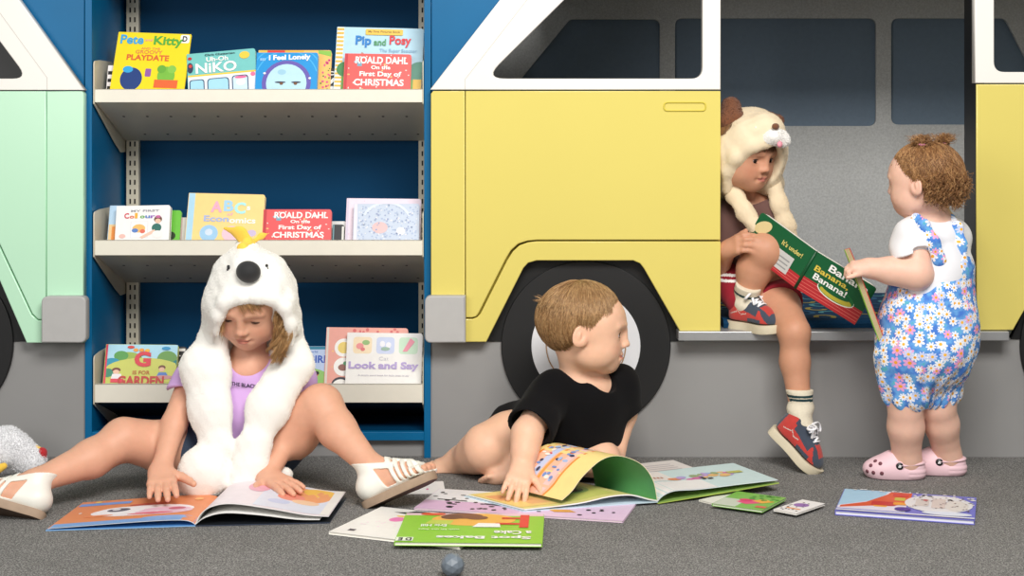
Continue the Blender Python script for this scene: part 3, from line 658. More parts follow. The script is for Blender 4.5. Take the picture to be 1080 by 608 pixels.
fbook('picture_book', 'lime green picture book lying upside down nearest the grey faceted ball', (416, 572), (572, 573.5), (435, 541.5), 0.007, (150, 208, 62),
      [('rect', (0, .92, 1, 1), (240, 206, 214)), ('disc', (.50, .78, .30, .22), (246, 186, 84)), ('poly', [(.16, .62), (.34, .60), (.36, .74), (.2, .76)], (200, 214, 90)), ('disc', (.42, .90, .14, .10), (140, 90, 60)), ('disc', (.34, .86, .08, .08), (120, 76, 50)), ('disc', (.52, .84, .08, .07), (130, 82, 56)), ('disc', (.20, .96, .09, .05), (236, 100, 60)), ('rect', (.66, .60, .86, .66), (220, 58, 44)), ('rect', (.70, .80, .86, .85), (220, 58, 44)), ('rect', (.83, .50, .895, .94), (226, 56, 46)), ('poly', [(.50, .50), (.70, .50), (.69, .63), (.54, .64)], (250, 250, 246)), ('rect', (.0, .02, .12, .14), (240, 250, 226))],
      [('Spot Bakes', (.27, .10, .92, .22), W_, {'bold': .03, 'flip': True}), ('a Cake', (.66, .26, .92, .38), W_, {'bold': .03, 'flip': True}), ('Eric Hill', (.14, .50, .32, .58), W_, {'bold': .02, 'flip': True}), ('D E', (.02, .03, .11, .12), (20, 20, 20), {'bold': .04, 'flip': True}), ('with lift the flaps', (.13, .38, .42, .44), (226, 244, 190), {'flip': True})], lift=0.0085)
fbook('paper_card', 'small white card with pink marks lying between sandal and bare foot', (421, 521.5), (470, 520.5), (441, 508.5), 0.001, (244, 242, 240),
      [('disc', (.35, .5, .05, .10), (236, 216, 180)), ('disc', (.62, .35, .03, .06), (226, 110, 170)), ('disc', (.20, .3, .04, .08), (240, 226, 200))], cat='card', lift=0.0005)
fbook('picture_book', 'white booklet with grey corner mark peeking out under the green and pink book', (737, 527.5), (760, 533), (786, 519.5), 0.004, (240, 238, 230), [('rect', (.4, .85, .8, .93), (70, 70, 70))])
fbook('picture_book', 'thin green book with a pink flower picture beside the big open book', (751, 531.5), (804, 538.8), (793, 520.5), 0.005, (130, 190, 84),
      [('rect', (0, 0, .45, .5), (206, 214, 196)), ('poly', [(.3, .35), (.55, .25), (.8, .45), (.5, .62)], (236, 80, 130)), ('poly', [(.55, .5), (.8, .42), (.95, .6), (.7, .7)], (244, 180, 70)), ('disc', (.42, .5, .12, .08), (226, 60, 110)), ('dots', (.3, .6, .95, .95), (14, .006, 3), (90, 160, 60)), ('rect', (.78, .12, .98, .24), (220, 110, 90))], lift=0.0065)
fbook('picture_book', 'thin white book with lilac and orange marks left of the blue picture book', (816, 537.5), (840, 542), (843, 526.5), 0.004, (242, 240, 238),
      [('disc', (.45, .6, .3, .14), (150, 110, 180)), ('rect', (.2, .25, .8, .32), (230, 150, 90)), ('dots', (.1, .1, .9, .95), (14, .003, 9), (60, 56, 60))], lift=0.0065)
fbook('picture_book', 'blue picture book with an orange red castle and white page, right on carpet', (881, 538.5), (1028, 549), (901, 516.5), 0.010, (120, 120, 206),
      [('rect', (0, .12, .5, 1), (176, 212, 236)), ('poly', [(.0, .12), (.0, .24), (.30, .62), (.34, .98), (.50, .98), (.50, .12)], (232, 226, 240)), ('poly', [(.02, .16), (.02, .24), (.20, .46), (.34, .86), (.36, .98), (.52, .98), (.52, .55), (.40, .34), (.24, .30)], (226, 92, 50)), ('rrect', (.26, .28, .36, .42), (244, 170, 60)), ('rrect', (.40, .60, .48, .74), (206, 190, 70)), ('rrect', (.24, .34, .42, .52), (204, 52, 46)), ('rrect', (.38, .78, .50, .92), (214, 60, 50)), ('rrect', (.40, .40, .50, .52), (240, 160, 50)),
       ('disc', (.73, .56, .25, .38), (232, 230, 232)), ('dots', (.52, .25, .98, .92), (50, .006, 5), (236, 232, 232)), ('disc', (.80, .16, .18, .08), (226, 232, 246)), ('disc', (.86, .52, .09, .22), (226, 220, 214)), ('rrect', (.56, .42, .66, .74), (216, 206, 200)), ('rrect', (.68, .36, .78, .78), (220, 206, 200)), ('disc', (.63, .68, .02, .03), (200, 60, 60)), ('disc', (.48, .22, .06, .08), (70, 50, 150)), ('rect', (0, 0, 1, .05), (236, 236, 246)), ('dots', (.54, .3, .96, .88), (40, .0025, 15), (150, 130, 130)), ('dots', (.05, .93, .95, 1), (16, .004, 25), (240, 236, 236))], kind='hard', edge=(236, 236, 244))

def leaf(mb, prof, A, u, d, thick, m_top, m_bot, m_edge=None):
    """bent sheet: profile (distance along u, height) swept along d from point A"""
    A = np.asarray(A, float); n = len(prof); up = np.array([0, 0, 1.0])
    N_ = []
    for i in range(n):
        a = np.array(prof[max(i - 1, 0)]); b = np.array(prof[min(i + 1, n - 1)]); t = nrm(b - a); N_.append(np.array([-t[1], t[0]]))
    def pt(i, e, side):
        s_ = np.array(prof[i]) + N_[i] * (thick if side else 0)
        return A + u * s_[0] + up * s_[1] + d * e
    V = [pt(i, e, sd) for sd in (1, 0) for e in (0, 1) for i in range(n)]
    T0, T1, B0, B1 = 0, n, 2 * n, 3 * n
    mb.add(V, [(T0 + i, T0 + i + 1, T1 + i + 1, T1 + i) for i in range(n - 1)], m_top, True)
    mb.add(V, [(B0 + i, B0 + i + 1, B1 + i + 1, B1 + i) for i in range(n - 1)], m_bot, True)
    E = [(T0 + i, B0 + i, B0 + i + 1, T0 + i + 1) for i in range(n - 1)] + [(T1 + i, B1 + i, B1 + i + 1, T1 + i + 1) for i in range(n - 1)] + [(T0, B0, B1, T1), (T0 + n - 1, B0 + n - 1, B1 + n - 1, T1 + n - 1)]
    mb.add(V, E, m_edge or PAGEW)
def bez(p, n=18):
    p = [np.array(q, float) for q in p]; out = []
    K = len(p)
    for i in range(K - 1):                   # catmull rom
        a, b, c, e = p[max(i - 1, 0)], p[i], p[i + 1], p[min(i + 2, K - 1)]
        for t in np.linspace(0, 1, n // (K - 1) + 2)[:-1]:
            out.append(tuple(0.5 * ((2 * b) + (-a + c) * t + (2 * a - 5 * b + 4 * c - e) * t * t + (-a + 3 * b - 3 * c + e) * t ** 3)))
    out.append(tuple(p[-1])); return out
def surf_art(mb, prof, A, u, d, thick, shapes):
    """printed patches on a bent sheet; shape = (list of (s 0..1, e 0..1), colour)"""
    L_ = [0.0]
    for i in range(1, len(prof)): L_.append(L_[-1] + math.dist(prof[i], prof[i - 1]))
    def at(s_, e, lift):
        t = min(max(s_, 0), 1) * L_[-1]; i = min(max(np.searchsorted(L_, t) - 1, 0), len(prof) - 2)
        f = (t - L_[i]) / max(L_[i + 1] - L_[i], 1e-9)
        q = np.array(prof[i]) * (1 - f) + np.array(prof[i + 1]) * f; tt = nrm(np.array(prof[i + 1]) - np.array(prof[i])); nn = np.array([-tt[1], tt[0]])
        q = q + nn * (thick + lift)
        return np.asarray(A) + u * q[0] + np.array([0, 0, 1.0]) * q[1] + d * e
    lift = 0.0003
    for (s0, e0, s1, e1), col in shapes:
        lift += 0.00004; k = 10
        if s1 < 0:                           # ellipse: (centre s, centre e, -radius s, radius e)
            n = 22; V = [at(s0, e0, lift)]
            for rr_ in (.5, 1):
                V += [at(s0 - s1 * rr_ * math.cos(2 * PI * i / n), e0 + e1 * rr_ * math.sin(2 * PI * i / n), lift) for i in range(n)]
            mb.add(V, [(0, 1 + i, 1 + (i + 1) % n) for i in range(n)] + [(1 + i, 1 + n + i, 1 + n + (i + 1) % n, 1 + (i + 1) % n) for i in range(n)], ink(col)); continue
        V = [at(s0 + (s1 - s0) * i / k, e, lift) for e in (e0, e1) for i in range(k + 1)]
        mb.add(V, [(i, i + 1, k + 2 + i, k + 1 + i) for i in range(k)], ink(col))

# ---- girl's open book
A = G(206, 554, 0.004); bk = np.array([0.012, 0.215, 0])
ob = thing('open_picture_book', 'open picture book under the hooded girl\'s hands with orange and blue pages', 'book', np.array([A[0], A[1] + 0.1, 0.0]))
uL = nrm(G(48, 559, 0.004) - A); uR = nrm(G(349, 546, 0.01) * np.array([1, 1, 0]) + np.array([0, -0.012, 0]) - A * np.array([1, 1, 0]))
wL, wR = 0.292, 0.268
m = MB()
leaf(m, [(0, .001), (wL, .001)], A - np.array([0, 0, .004]), uL, bk, .0016, ink((86, 150, 215)), ink((86, 150, 215)), ink((150, 196, 240)))
leaf(m, [(0, .001), (wR, .001)], A - np.array([0, 0, .004]), uR, bk, .0016, ink((30, 34, 40)), ink((86, 150, 215)), ink((60, 70, 90)))  # upper face coloured near black for the shadow under the arched page
m.build('cover', ob)
m = MB(); pl = bez([(0.0, 0.0), (0.02, .009), (0.08, .010), (0.18, .006), (wL - .004, .001)])
leaf(m, pl, A, uL, bk, .0012, ink((228, 142, 92)), PAGEW, ink((214, 226, 240)))
surf_art(m, pl, A, uL, bk, .0012, [((.02, .0, .99, .13), (120, 170, 226)), ((.2, .14, -.2, .05), (130, 176, 230)), ((.62, .80, .985, .90), (120, 160, 226)), ((.46, .46, -.36, .20), (244, 238, 240)), ((.30, .40, -.20, .14), (236, 196, 214)), ((.62, .50, -.17, .15), (246, 244, 246)), ((.64, .53, -.08, .07), (90, 92, 110)), ((.66, .55, -.03, .03), (240, 240, 244)), ((.38, .32, -.16, .03), (226, 90, 110)), ((.22, .46, -.06, .05), (206, 110, 130)), ((.46, .70, -.14, .04), (206, 90, 70)), ((.74, .34, -.10, .03), (244, 150, 100)), ((.87, .93, -.025, .03), (250, 214, 110)), ((.9, .5, -.012, .02), (250, 244, 236)), ((.13, .82, -.03, .05), (250, 180, 110))])
m.build('left_page', ob)
pr = bez([(0.0, 0.0), (0.012, .022), (0.035, .036), (0.075, .040), (0.15, .028), (0.22, .014), (wR - .002, .010)])
m = MB(); leaf(m, pr, A, uR, bk, .0012, ink((236, 226, 232)), PAGEW, PAGEW)
surf_art(m, pr, A, uR, bk, .0012, [((.45, .05, .93, .98), (222, 228, 242)), ((.74, .66, -.20, .26), (240, 164, 108)), ((.83, .82, -.12, .15), (246, 198, 84)), ((.66, .52, -.10, .13), (236, 150, 130)), ((.40, .72, -.08, .18), (232, 170, 190)), ((.78, .40, -.10, .08), (244, 206, 170)), ((.60, .30, -.08, .08), (200, 212, 240)), ((.93, .02, .995, .98), (240, 238, 232))])
m.build('right_page', ob)
pr2 = bez([(0.0, 0.0), (0.02, .014), (0.06, .022), (0.13, .016), (0.2, .006), (wR - .02, .004)])
m = MB(); leaf(m, pr2, A, uR, bk, .0009, PAGEW, PAGEW, PAGEW); m.build('page', ob)

# ---- large open book with the turning page
A = G(694, 530, 0.006); d_ = np.array([-0.122, 0.13, 0.0])
ob = thing('open_picture_book', 'big open book with an arching yellow and green page the boy is turning', 'book', np.array([A[0], A[1] + 0.07, 0.0]))
uL = nrm(G(553, 541, 0.004) * np.array([1, 1, 0]) - A * np.array([1, 1, 0])); wL = 0.298
uR = nrm(np.array([.283, .118, 0])); wR = 0.300
dR = np.array([-0.075, 0.175, 0])
m = MB()
zz = np.array([0, 0, .0052])
leaf(m, [(0.0, 0), (wL, 0)], A * np.array([1, 1, 0]) + zz, uL, d_ * 1.04, .002, ink((206, 226, 236)), ink((120, 110, 170)), ink((196, 216, 226)))
leaf(m, [(0.0, .0), (0.15, .008), (wR, .017)], A * np.array([1, 1, 0]) + zz * .4, uR, dR, .002, ink((140, 176, 90)), ink((150, 186, 84)), ink((176, 196, 90)))
m.build('cover', ob)
A2 = A * np.array([1, 1, 0]) + np.array([0, 0, .0075])
pl = bez([(0.0, 0.0), (0.02, .004), (0.06, .016), (0.11, .016), (0.18, .006), (wL - .003, .001)])
m = MB(); leaf(m, pl, A2, uL, d_, .0025, ink((232, 222, 140)), PAGEW, PAGEW)
surf_art(m, pl, A2, uL, d_, .0025, [((.28, .1, .62, .9), (212, 212, 116)), ((.42, .55, -.10, .22), (150, 180, 110)), ((.42, .52, -.06, .14), (70, 110, 90)), ((.43, .50, -.03, .08), (40, 50, 50)), ((.70, .10, .99, .95), (248, 214, 130)), ((.72, .2, .86, .5), (244, 190, 130)), ((.84, .5, .96, .8), (240, 170, 110))])
m.build('left_page', ob)
arch = bez([(0.0, 0.0), (.010, .046), (.038, .082), (.085, .101), (.125, .095), (.165, .064), (.19, .034), (.212, .016)], 40)
m = MB(); leaf(m, arch, A2 + uL * .002, uL, d_ * 1.02, .0011, ink((246, 222, 146)), ink((84, 156, 104)), ink((246, 232, 190)))
sh = [((.60, .02, .62, 1), (236, 150, 70))]
sh = [((.40, .30, 1.0, .92), (246, 190, 160))] + [((.40, .30, 1.0, .33), (236, 150, 70)), ((.40, .59, 1.0, .635), (240, 160, 80)), ((.40, .90, 1.0, .93), (236, 150, 70)), ((.42, .37, .98, .47), (240, 200, 196)), ((.42, .66, .98, .76), (196, 206, 236))]
r_ = random.Random(2)
for i in range(44):
    s0 = r_.uniform(.44, .94); e0 = r_.choice([.40, .46, .52, .68, .74, .82]) + r_.uniform(0, .04)
    sh.append(((s0, e0, -r_.uniform(.008, .02), r_.uniform(.02, .045)), r_.choice([(120, 150, 206), (120, 150, 206), (214, 70, 60), (246, 240, 230), (240, 170, 80), (60, 66, 96), (170, 190, 226), (246, 236, 226)])))
surf_art(m, arch, A2 + uL * .002, uL, d_ * 1.02, .0011, sh)
ar = m.build('turning_page', ob)
pr = bez([(0.0, 0.0), (0.012, .010), (0.04, .018), (0.10, .016), (0.2, .018), (wR - .004, .019)])
m = MB(); leaf(m, pr, A2, uR, dR * .98, .0015, ink((206, 228, 228)), PAGEW, ink((226, 236, 240)))
sh = [((.02, .0, .5, .45), (240, 238, 236)), ((.02, .5, .34, .98), (238, 232, 226))]
for i in range(20):
    s0 = r_.uniform(.28, .78); e0 = r_.uniform(.40, .66)
    sh.append(((s0, e0, -r_.uniform(.02, .06), r_.uniform(.03, .07)), r_.choice([(226, 140, 90), (214, 110, 170), (160, 180, 226), (236, 190, 120), (150, 170, 120), (190, 160, 214)])))
for i in range(6): sh.append(((.10 + .03 * i, .60, .115 + .03 * i, .66), (196, 120, 80)))
sh += [((.52, .38, .55, .50), (50, 40, 44)), ((.56, .36, .60, .42), (60, 50, 50)), ((.78, .5, .90, .6), (190, 190, 90))]
surf_art(m, pr, A2, uR, dR * .98, .0015, sh)
m.build('right_page', ob)
# a second white spread behind it
m_, W1, H1 = floor_M((676, 512), (757, 503), (672, 489.5), 0.008)
b2 = book('picture_book', 'white text page of a book lying behind the big open book', 'book', m_, W1, H1, 0.007, (236, 228, 222),
     [('rect', (.15, .80 - .09 * i, .85, .83 - .09 * i), (196, 186, 186)) for i in range(5)] + [('poly', [(.1, .1), (.6, .15), (.6, .30), (.1, .22)], (214, 170, 150)), ('rect', (.45, .3, .6, .36), (60, 54, 54))], kind='paper')
# faceted ball
me = bpy.data.meshes.new('ball'); bm = bmesh.new(); bmesh.ops.create_icosphere(bm, subdivisions=2, radius=0.0215); bm.to_mesh(me); bm.free()
me.materials.append(mat('grey_blue_plastic', (112, 122, 132), rough=0.35))
bo = link('faceted_ball', me); c = G(477.5, 607.5); bo.location = (c[0], c[1] - 0.006, 0.0208); bo.rotation_euler = (0.5, 0.3, 0.2)
tag(bo, 'small grey faceted ball on the carpet nearest the camera', 'ball')
# ================================================================== SMOOTH SOLIDS (signed distance fields -> meshes)
def rot_from(fwd, up):
    """columns: x = side (fwd x up), y = fwd, z = up"""
    f = nrm(fwd); u = np.asarray(up, float); u = nrm(u - f * (u @ f)); s_ = np.cross(f, u)
    return np.stack([s_, f, u], 1)
def axis_rot(ax, a):
    return np.array(Matrix.Rotation(a, 3, Vector(ax)))
class Field:
    def __init__(s): s.ops = []; s.lo = np.full(3, 1e9); s.hi = np.full(3, -1e9)
    def _ext(s, lo, hi): s.lo = np.minimum(s.lo, lo); s.hi = np.maximum(s.hi, hi)
    def cone(s, a, b, ra, rb=None, k=.01, op='u', sq=None):
        """tapered capsule; sq = (axis, factor) flattens the section along axis"""
        a = np.asarray(a, float); b = np.asarray(b, float); rb = ra if rb is None else rb
        R = max(ra, rb) * (max(1, sq[1]) if sq else 1)
        lo, hi = np.minimum(a, b) - R, np.maximum(a, b) + R
        if op == 'u': s._ext(lo, hi)
        s.ops.append(('cone', a, b, ra, rb, k, op, lo, hi, sq)); return s
    def chain(s, pts, rad, k=.01, op='u', sq=None):
        for i in range(len(pts) - 1): s.cone(pts[i], pts[i + 1], rad[i], rad[i + 1], k, op, sq)
        return s
    def ell(s, c, r, R=None, k=.01, op='u'):
        c = np.asarray(c, float); r = np.ones(3) * np.asarray(r, float); R = np.eye(3) if R is None else R
        e = np.sqrt(((R * r) ** 2).sum(1))
        if op == 'u': s._ext(c - e, c + e)
        s.ops.append(('ell', c, r, R, k, op, c - e, c + e)); return s
    def plane(s, p, n, k=.0):                # keep the side where n.(x-p) < 0
        s.ops.append(('plane', np.asarray(p, float), nrm(n), k)); return s
    def offset(s, d): s.ops.append(('off', d)); return s
    def noise(s, amp, sc, seed=0, stretch=(1, 1, 1)): s.ops.append(('noise', amp, sc, seed, stretch)); return s
    def func(s, f): s.ops.append(('func', f)); return s
    def shell(s, t): s.ops.append(('shell', t)); return s
    def grid(s, h, band=.03, lo=None, hi=None):
        lo = (s.lo if lo is None else lo) - 3.5 * h - .012; hi = (s.hi if hi is None else hi) + 3.5 * h + .012
        s.g0 = lo; n = np.ceil((hi - lo) / h).astype(int) + 1; s.h = h
        ax = [(lo[i] + h * np.arange(n[i])).astype(np.float32) for i in range(3)]
        D = np.full(n, 0.5, np.float32)
        def block(l, u, m):
            sl = []
            for i in range(3):
                a = int(max(0, math.floor((l[i] - m - lo[i]) / h))); b = int(min(n[i], math.ceil((u[i] + m - lo[i]) / h) + 1))
                if b <= a: return None
                sl.append(slice(a, b))
            return tuple(sl), ax[0][sl[0]][:, None, None], ax[1][sl[1]][None, :, None], ax[2][sl[2]][None, None, :]
        for o in s.ops:
            t = o[0]
            if t == 'cone':
                _, a, b, ra, rb, k, op, l, u, sq = o
                B = block(l, u, band + k)
                if B is None: continue
                sl, X, Y, Z = B
                d = b - a; L2 = float(d @ d) + 1e-12
                px_, py_, pz_ = X - np.float32(a[0]), Y - np.float32(a[1]), Z - np.float32(a[2])
                tt = np.clip((px_ * np.float32(d[0]) + py_ * np.float32(d[1]) + pz_ * np.float32(d[2])) / np.float32(L2), 0, 1)
                qx, qy, qz = px_ - tt * np.float32(d[0]), py_ - tt * np.float32(d[1]), pz_ - tt * np.float32(d[2])
                if sq is not None:
                    na = nrm(sq[0]); w_ = qx * np.float32(na[0]) + qy * np.float32(na[1]) + qz * np.float32(na[2])
                    f = np.float32(1 / sq[1] - 1)
                    qx, qy, qz = qx + w_ * f * np.float32(na[0]), qy + w_ * f * np.float32(na[1]), qz + w_ * f * np.float32(na[2])
                v = np.sqrt(qx * qx + qy * qy + qz * qz) - (np.float32(ra) + tt * np.float32(rb - ra))
                if sq is not None and sq[1] < 1: v = v * np.float32(0.5 + 0.5 * sq[1])
            elif t == 'ell':
                _, c, r, R, k, op, l, u = o
                B = block(l, u, band + k)
                if B is None: continue
                sl, X, Y, Z = B
                q = [X - np.float32(c[0]), Y - np.float32(c[1]), Z - np.float32(c[2])]
                k0 = 0; k1 = 0
                for j in range(3):
                    w_ = q[0] * np.float32(R[0, j]) + q[1] * np.float32(R[1, j]) + q[2] * np.float32(R[2, j])
                    k0 = k0 + (w_ / np.float32(r[j])) ** 2; k1 = k1 + (w_ / np.float32(r[j] ** 2)) ** 2
                k0 = np.sqrt(k0); k1 = np.sqrt(k1) + 1e-9
                v = k0 * (k0 - 1) / k1
                v = np.where(k0 < 1e-3, -np.float32(min(r)), v)
            elif t == 'plane':
                _, p, nn, k = o
                v = (ax[0][:, None, None] - p[0]) * nn[0] + (ax[1][None, :, None] - p[1]) * nn[1] + (ax[2][None, None, :] - p[2]) * nn[2]
                D = np.maximum(D, v.astype(np.float32)); continue
            elif t == 'off': D = D - np.float32(o[1]); continue
            elif t == 'shell': D = np.abs(D) - np.float32(o[1]); continue
            elif t == 'noise':
                _, amp, sc, seed, st = o
                r_ = np.random.default_rng(seed); acc = np.zeros_like(D)
                for i in range(5):
                    kx = nrm(r_.normal(size=3)) * sc * r_.uniform(.6, 1.7) * np.array(st); ph = r_.uniform(0, 6.28)
                    acc += np.sin((ax[0] * kx[0])[:, None, None] + (ax[1] * kx[1])[None, :, None] + (ax[2] * kx[2])[None, None, :] + ph).astype(np.float32)
                D = D + np.float32(amp / 2.2) * acc; continue
            elif t == 'func':
                D = o[1](D, ax[0][:, None, None], ax[1][None, :, None], ax[2][None, None, :]).astype(np.float32); continue
            cur = D[sl]
            if op == 'u':
                if k > 0:
                    hh = np.maximum(np.float32(k) - np.abs(cur - v), 0) / np.float32(k)
                    D[sl] = np.minimum(cur, v) - hh * hh * np.float32(k * .25)
                else: D[sl] = np.minimum(cur, v)
            else:
                v = -v
                if k > 0:
                    hh = np.maximum(np.float32(k) - np.abs(cur - v), 0) / np.float32(k)
                    D[sl] = np.maximum(cur, v) + hh * hh * np.float32(k * .25)
                else: D[sl] = np.maximum(cur, v)
        s.D = D
        return D
    def mesh(s, h, relax=2, **kw):
        D = s.grid(h, **kw)
        V, F = surface_nets(D, s.g0, h)
        if relax: V = relax_mesh(V, F, relax)
        return V, F
def surface_nets(D, g0, h):
    sg = D < 0
    c = np.zeros(tuple(np.array(D.shape) - 1), np.uint8)
    for dx in (0, 1):
        for dy in (0, 1):
            for dz in (0, 1):
                c += sg[dx:D.shape[0] - 1 + dx, dy:D.shape[1] - 1 + dy, dz:D.shape[2] - 1 + dz]
    act = (c > 0) & (c < 8)
    I = np.argwhere(act); idx = np.full(c.shape, -1, np.int32); idx[act] = np.arange(len(I))
    off = np.array([(x, y, z) for x in (0, 1) for y in (0, 1) for z in (0, 1)])
    vals = np.stack([D[I[:, 0] + o[0], I[:, 1] + o[1], I[:, 2] + o[2]] for o in off], 1).astype(np.float64)
    acc = np.zeros((len(I), 3)); cnt = np.zeros(len(I))
    for a in range(8):
        for b in range(a + 1, 8):
            if np.abs(off[a] - off[b]).sum() != 1: continue
            va, vb = vals[:, a], vals[:, b]; m = (va < 0) != (vb < 0)
            t = np.where(m, va / np.where(va - vb == 0, 1, va - vb), 0)
            pt = off[a] + t[:, None] * (off[b] - off[a])
            acc[m] += pt[m]; cnt[m] += 1
    V = g0 + h * (I + acc / cnt[:, None])
    Fs = []
    for ax in range(3):
        o1, o2 = [(1, 2), (2, 0), (0, 1)][ax]
        A = [slice(None)] * 3; B = [slice(None)] * 3
        A[ax] = slice(0, -1); B[ax] = slice(1, None)
        s0, s1 = sg[tuple(A)], sg[tuple(B)]
        E = np.argwhere(s0 != s1)
        ok = (E[:, o1] > 0) & (E[:, o2] > 0) & (E[:, o1] < c.shape[o1]) & (E[:, o2] < c.shape[o2]); E = E[ok]
        neg = s0[E[:, 0], E[:, 1], E[:, 2]]
        def cell(d1, d2):
            q = E.copy(); q[:, o1] -= d1; q[:, o2] -= d2
            return idx[q[:, 0], q[:, 1], q[:, 2]]
        Q = np.stack([cell(1, 1), cell(0, 1), cell(0, 0), cell(1, 0)], 1)
        Q[~neg] = Q[~neg][:, ::-1]
        Fs.append(Q)
    F = np.concatenate(Fs); F = F[(F >= 0).all(1)]
    return V, F
def relax_mesh(V, F, it, lam=.5):
    for i in range(it):
        A = np.zeros_like(V); n = np.zeros(len(V))
        for a, b in ((0, 1), (1, 2), (2, 3), (3, 0)):
            np.add.at(A, F[:, a], V[F[:, b]]); np.add.at(A, F[:, b], V[F[:, a]])
            np.add.at(n, F[:, a], 1); np.add.at(n, F[:, b], 1)
        V = V + lam * (A / np.maximum(n, 1)[:, None] - V)
    return V
def np_mesh(name, V, F, mats, midx=None, col=None, smooth=True, uv=None):
    me = bpy.data.meshes.new(name); k = F.shape[1]
    me.vertices.add(len(V)); me.vertices.foreach_set('co', np.ascontiguousarray(V, np.float32).ravel())
    me.loops.add(F.size); me.loops.foreach_set('vertex_index', np.ascontiguousarray(F, np.int32).ravel())
    me.polygons.add(len(F)); me.polygons.foreach_set('loop_start', np.arange(0, F.size, k, dtype=np.int32))
    me.polygons.foreach_set('loop_total', np.full(len(F), k, np.int32))
    for m in mats: me.materials.append(m)
    if midx is not None: me.polygons.foreach_set('material_index', np.asarray(midx, np.int32))
    me.polygons.foreach_set('use_smooth', np.full(len(F), smooth))
    me.update(calc_edges=True); me.validate()
    if col is not None:
        a = me.color_attributes.new('Col', 'FLOAT_COLOR', 'POINT')
        c4 = np.ones((len(V), 4), np.float32); c4[:, :3] = col; a.data.foreach_set('color', c4.ravel())
    if uv is not None:
        l = me.uv_layers.new(name='UVMap'); vi = F.ravel(); l.data.foreach_set('uv', np.ascontiguousarray(uv[vi], np.float32).ravel())
    return me
def normals(V, F):
    n = np.cross(V[F[:, 2]] - V[F[:, 0]], V[F[:, 3]] - V[F[:, 1]]); N_ = np.zeros_like(V)
    for i in range(4): np.add.at(N_, F[:, i], n)
    return N_ / (np.linalg.norm(N_, axis=1)[:, None] + 1e-12)
def tufts(V, F, n, length, width, down=(0, 0, -1), lean=.7, seed=0, keep=None):
    """short fur: thin blades standing off a surface"""
    r_ = np.random.default_rng(seed); N_ = normals(V, F)
    fi = r_.integers(0, len(F), n); w_ = r_.dirichlet(np.ones(4), n)
    p = (V[F[fi]] * w_[:, :, None]).sum(1); nn = N_[F[fi, 0]]
    if keep is not None:
        k = keep(p); p, nn = p[k], nn[k]; n = len(p)
    d = nn + lean * np.asarray(down) * r_.uniform(.4, 1.3, (n, 1)) + r_.normal(0, .35, (n, 3)); d /= np.linalg.norm(d, axis=1)[:, None]
    sd = np.cross(d, r_.normal(size=(n, 3))); sd /= np.linalg.norm(sd, axis=1)[:, None] + 1e-9
    L = length * r_.uniform(.5, 1.2, (n, 1)); p = p - nn * .001
    mid = p + d * L * .55 + nn * L * .12
    T = np.stack([p - sd * width, p + sd * width, mid + sd * width * .6, mid - sd * width * .6, p + d * L + 0 * nn], 1).reshape(-1, 3)
    b = np.arange(n)[:, None] * 5
    Fq = np.concatenate([b + np.array([[0, 1, 2, 3]]), b + np.array([[3, 2, 4, 4]])])
    return T, Fq
def fur_object(name, V, F, m, parent, n, length, width, lean=.7, seed=0, keep=None, col=None):
    T, Fq = tufts(V, F, n, length, width, lean=lean, seed=seed, keep=keep)
    nq = len(Fq) // 2
    verts = np.concatenate([V, T]); o = len(V)
    me = bpy.data.meshes.new(name)
    allf = [F + 0, Fq[:nq] + o]; tri = Fq[nq:, :3] + o
    me.vertices.add(len(verts)); me.vertices.foreach_set('co', np.ascontiguousarray(verts, np.float32).ravel())
    q = np.concatenate(allf); loops = np.concatenate([q.ravel(), tri.ravel()])
    me.loops.add(len(loops)); me.loops.foreach_set('vertex_index', loops.astype(np.int32))
    ls = np.concatenate([np.arange(len(q)) * 4, len(q) * 4 + np.arange(len(tri)) * 3]); lt = np.concatenate([np.full(len(q), 4), np.full(len(tri), 3)])
    me.polygons.add(len(ls)); me.polygons.foreach_set('loop_start', ls.astype(np.int32)); me.polygons.foreach_set('loop_total', lt.astype(np.int32))
    me.materials.append(m); me.polygons.foreach_set('use_smooth', np.ones(len(ls), bool)); me.update(calc_edges=True); me.validate()
    if col is not None:
        cc = col(verts); a = me.color_attributes.new('Col', 'FLOAT_COLOR', 'POINT')
        c4 = np.ones((len(verts), 4), np.float32); c4[:, :3] = cc; a.data.foreach_set('color', c4.ravel())
    return link(name, me, parent)

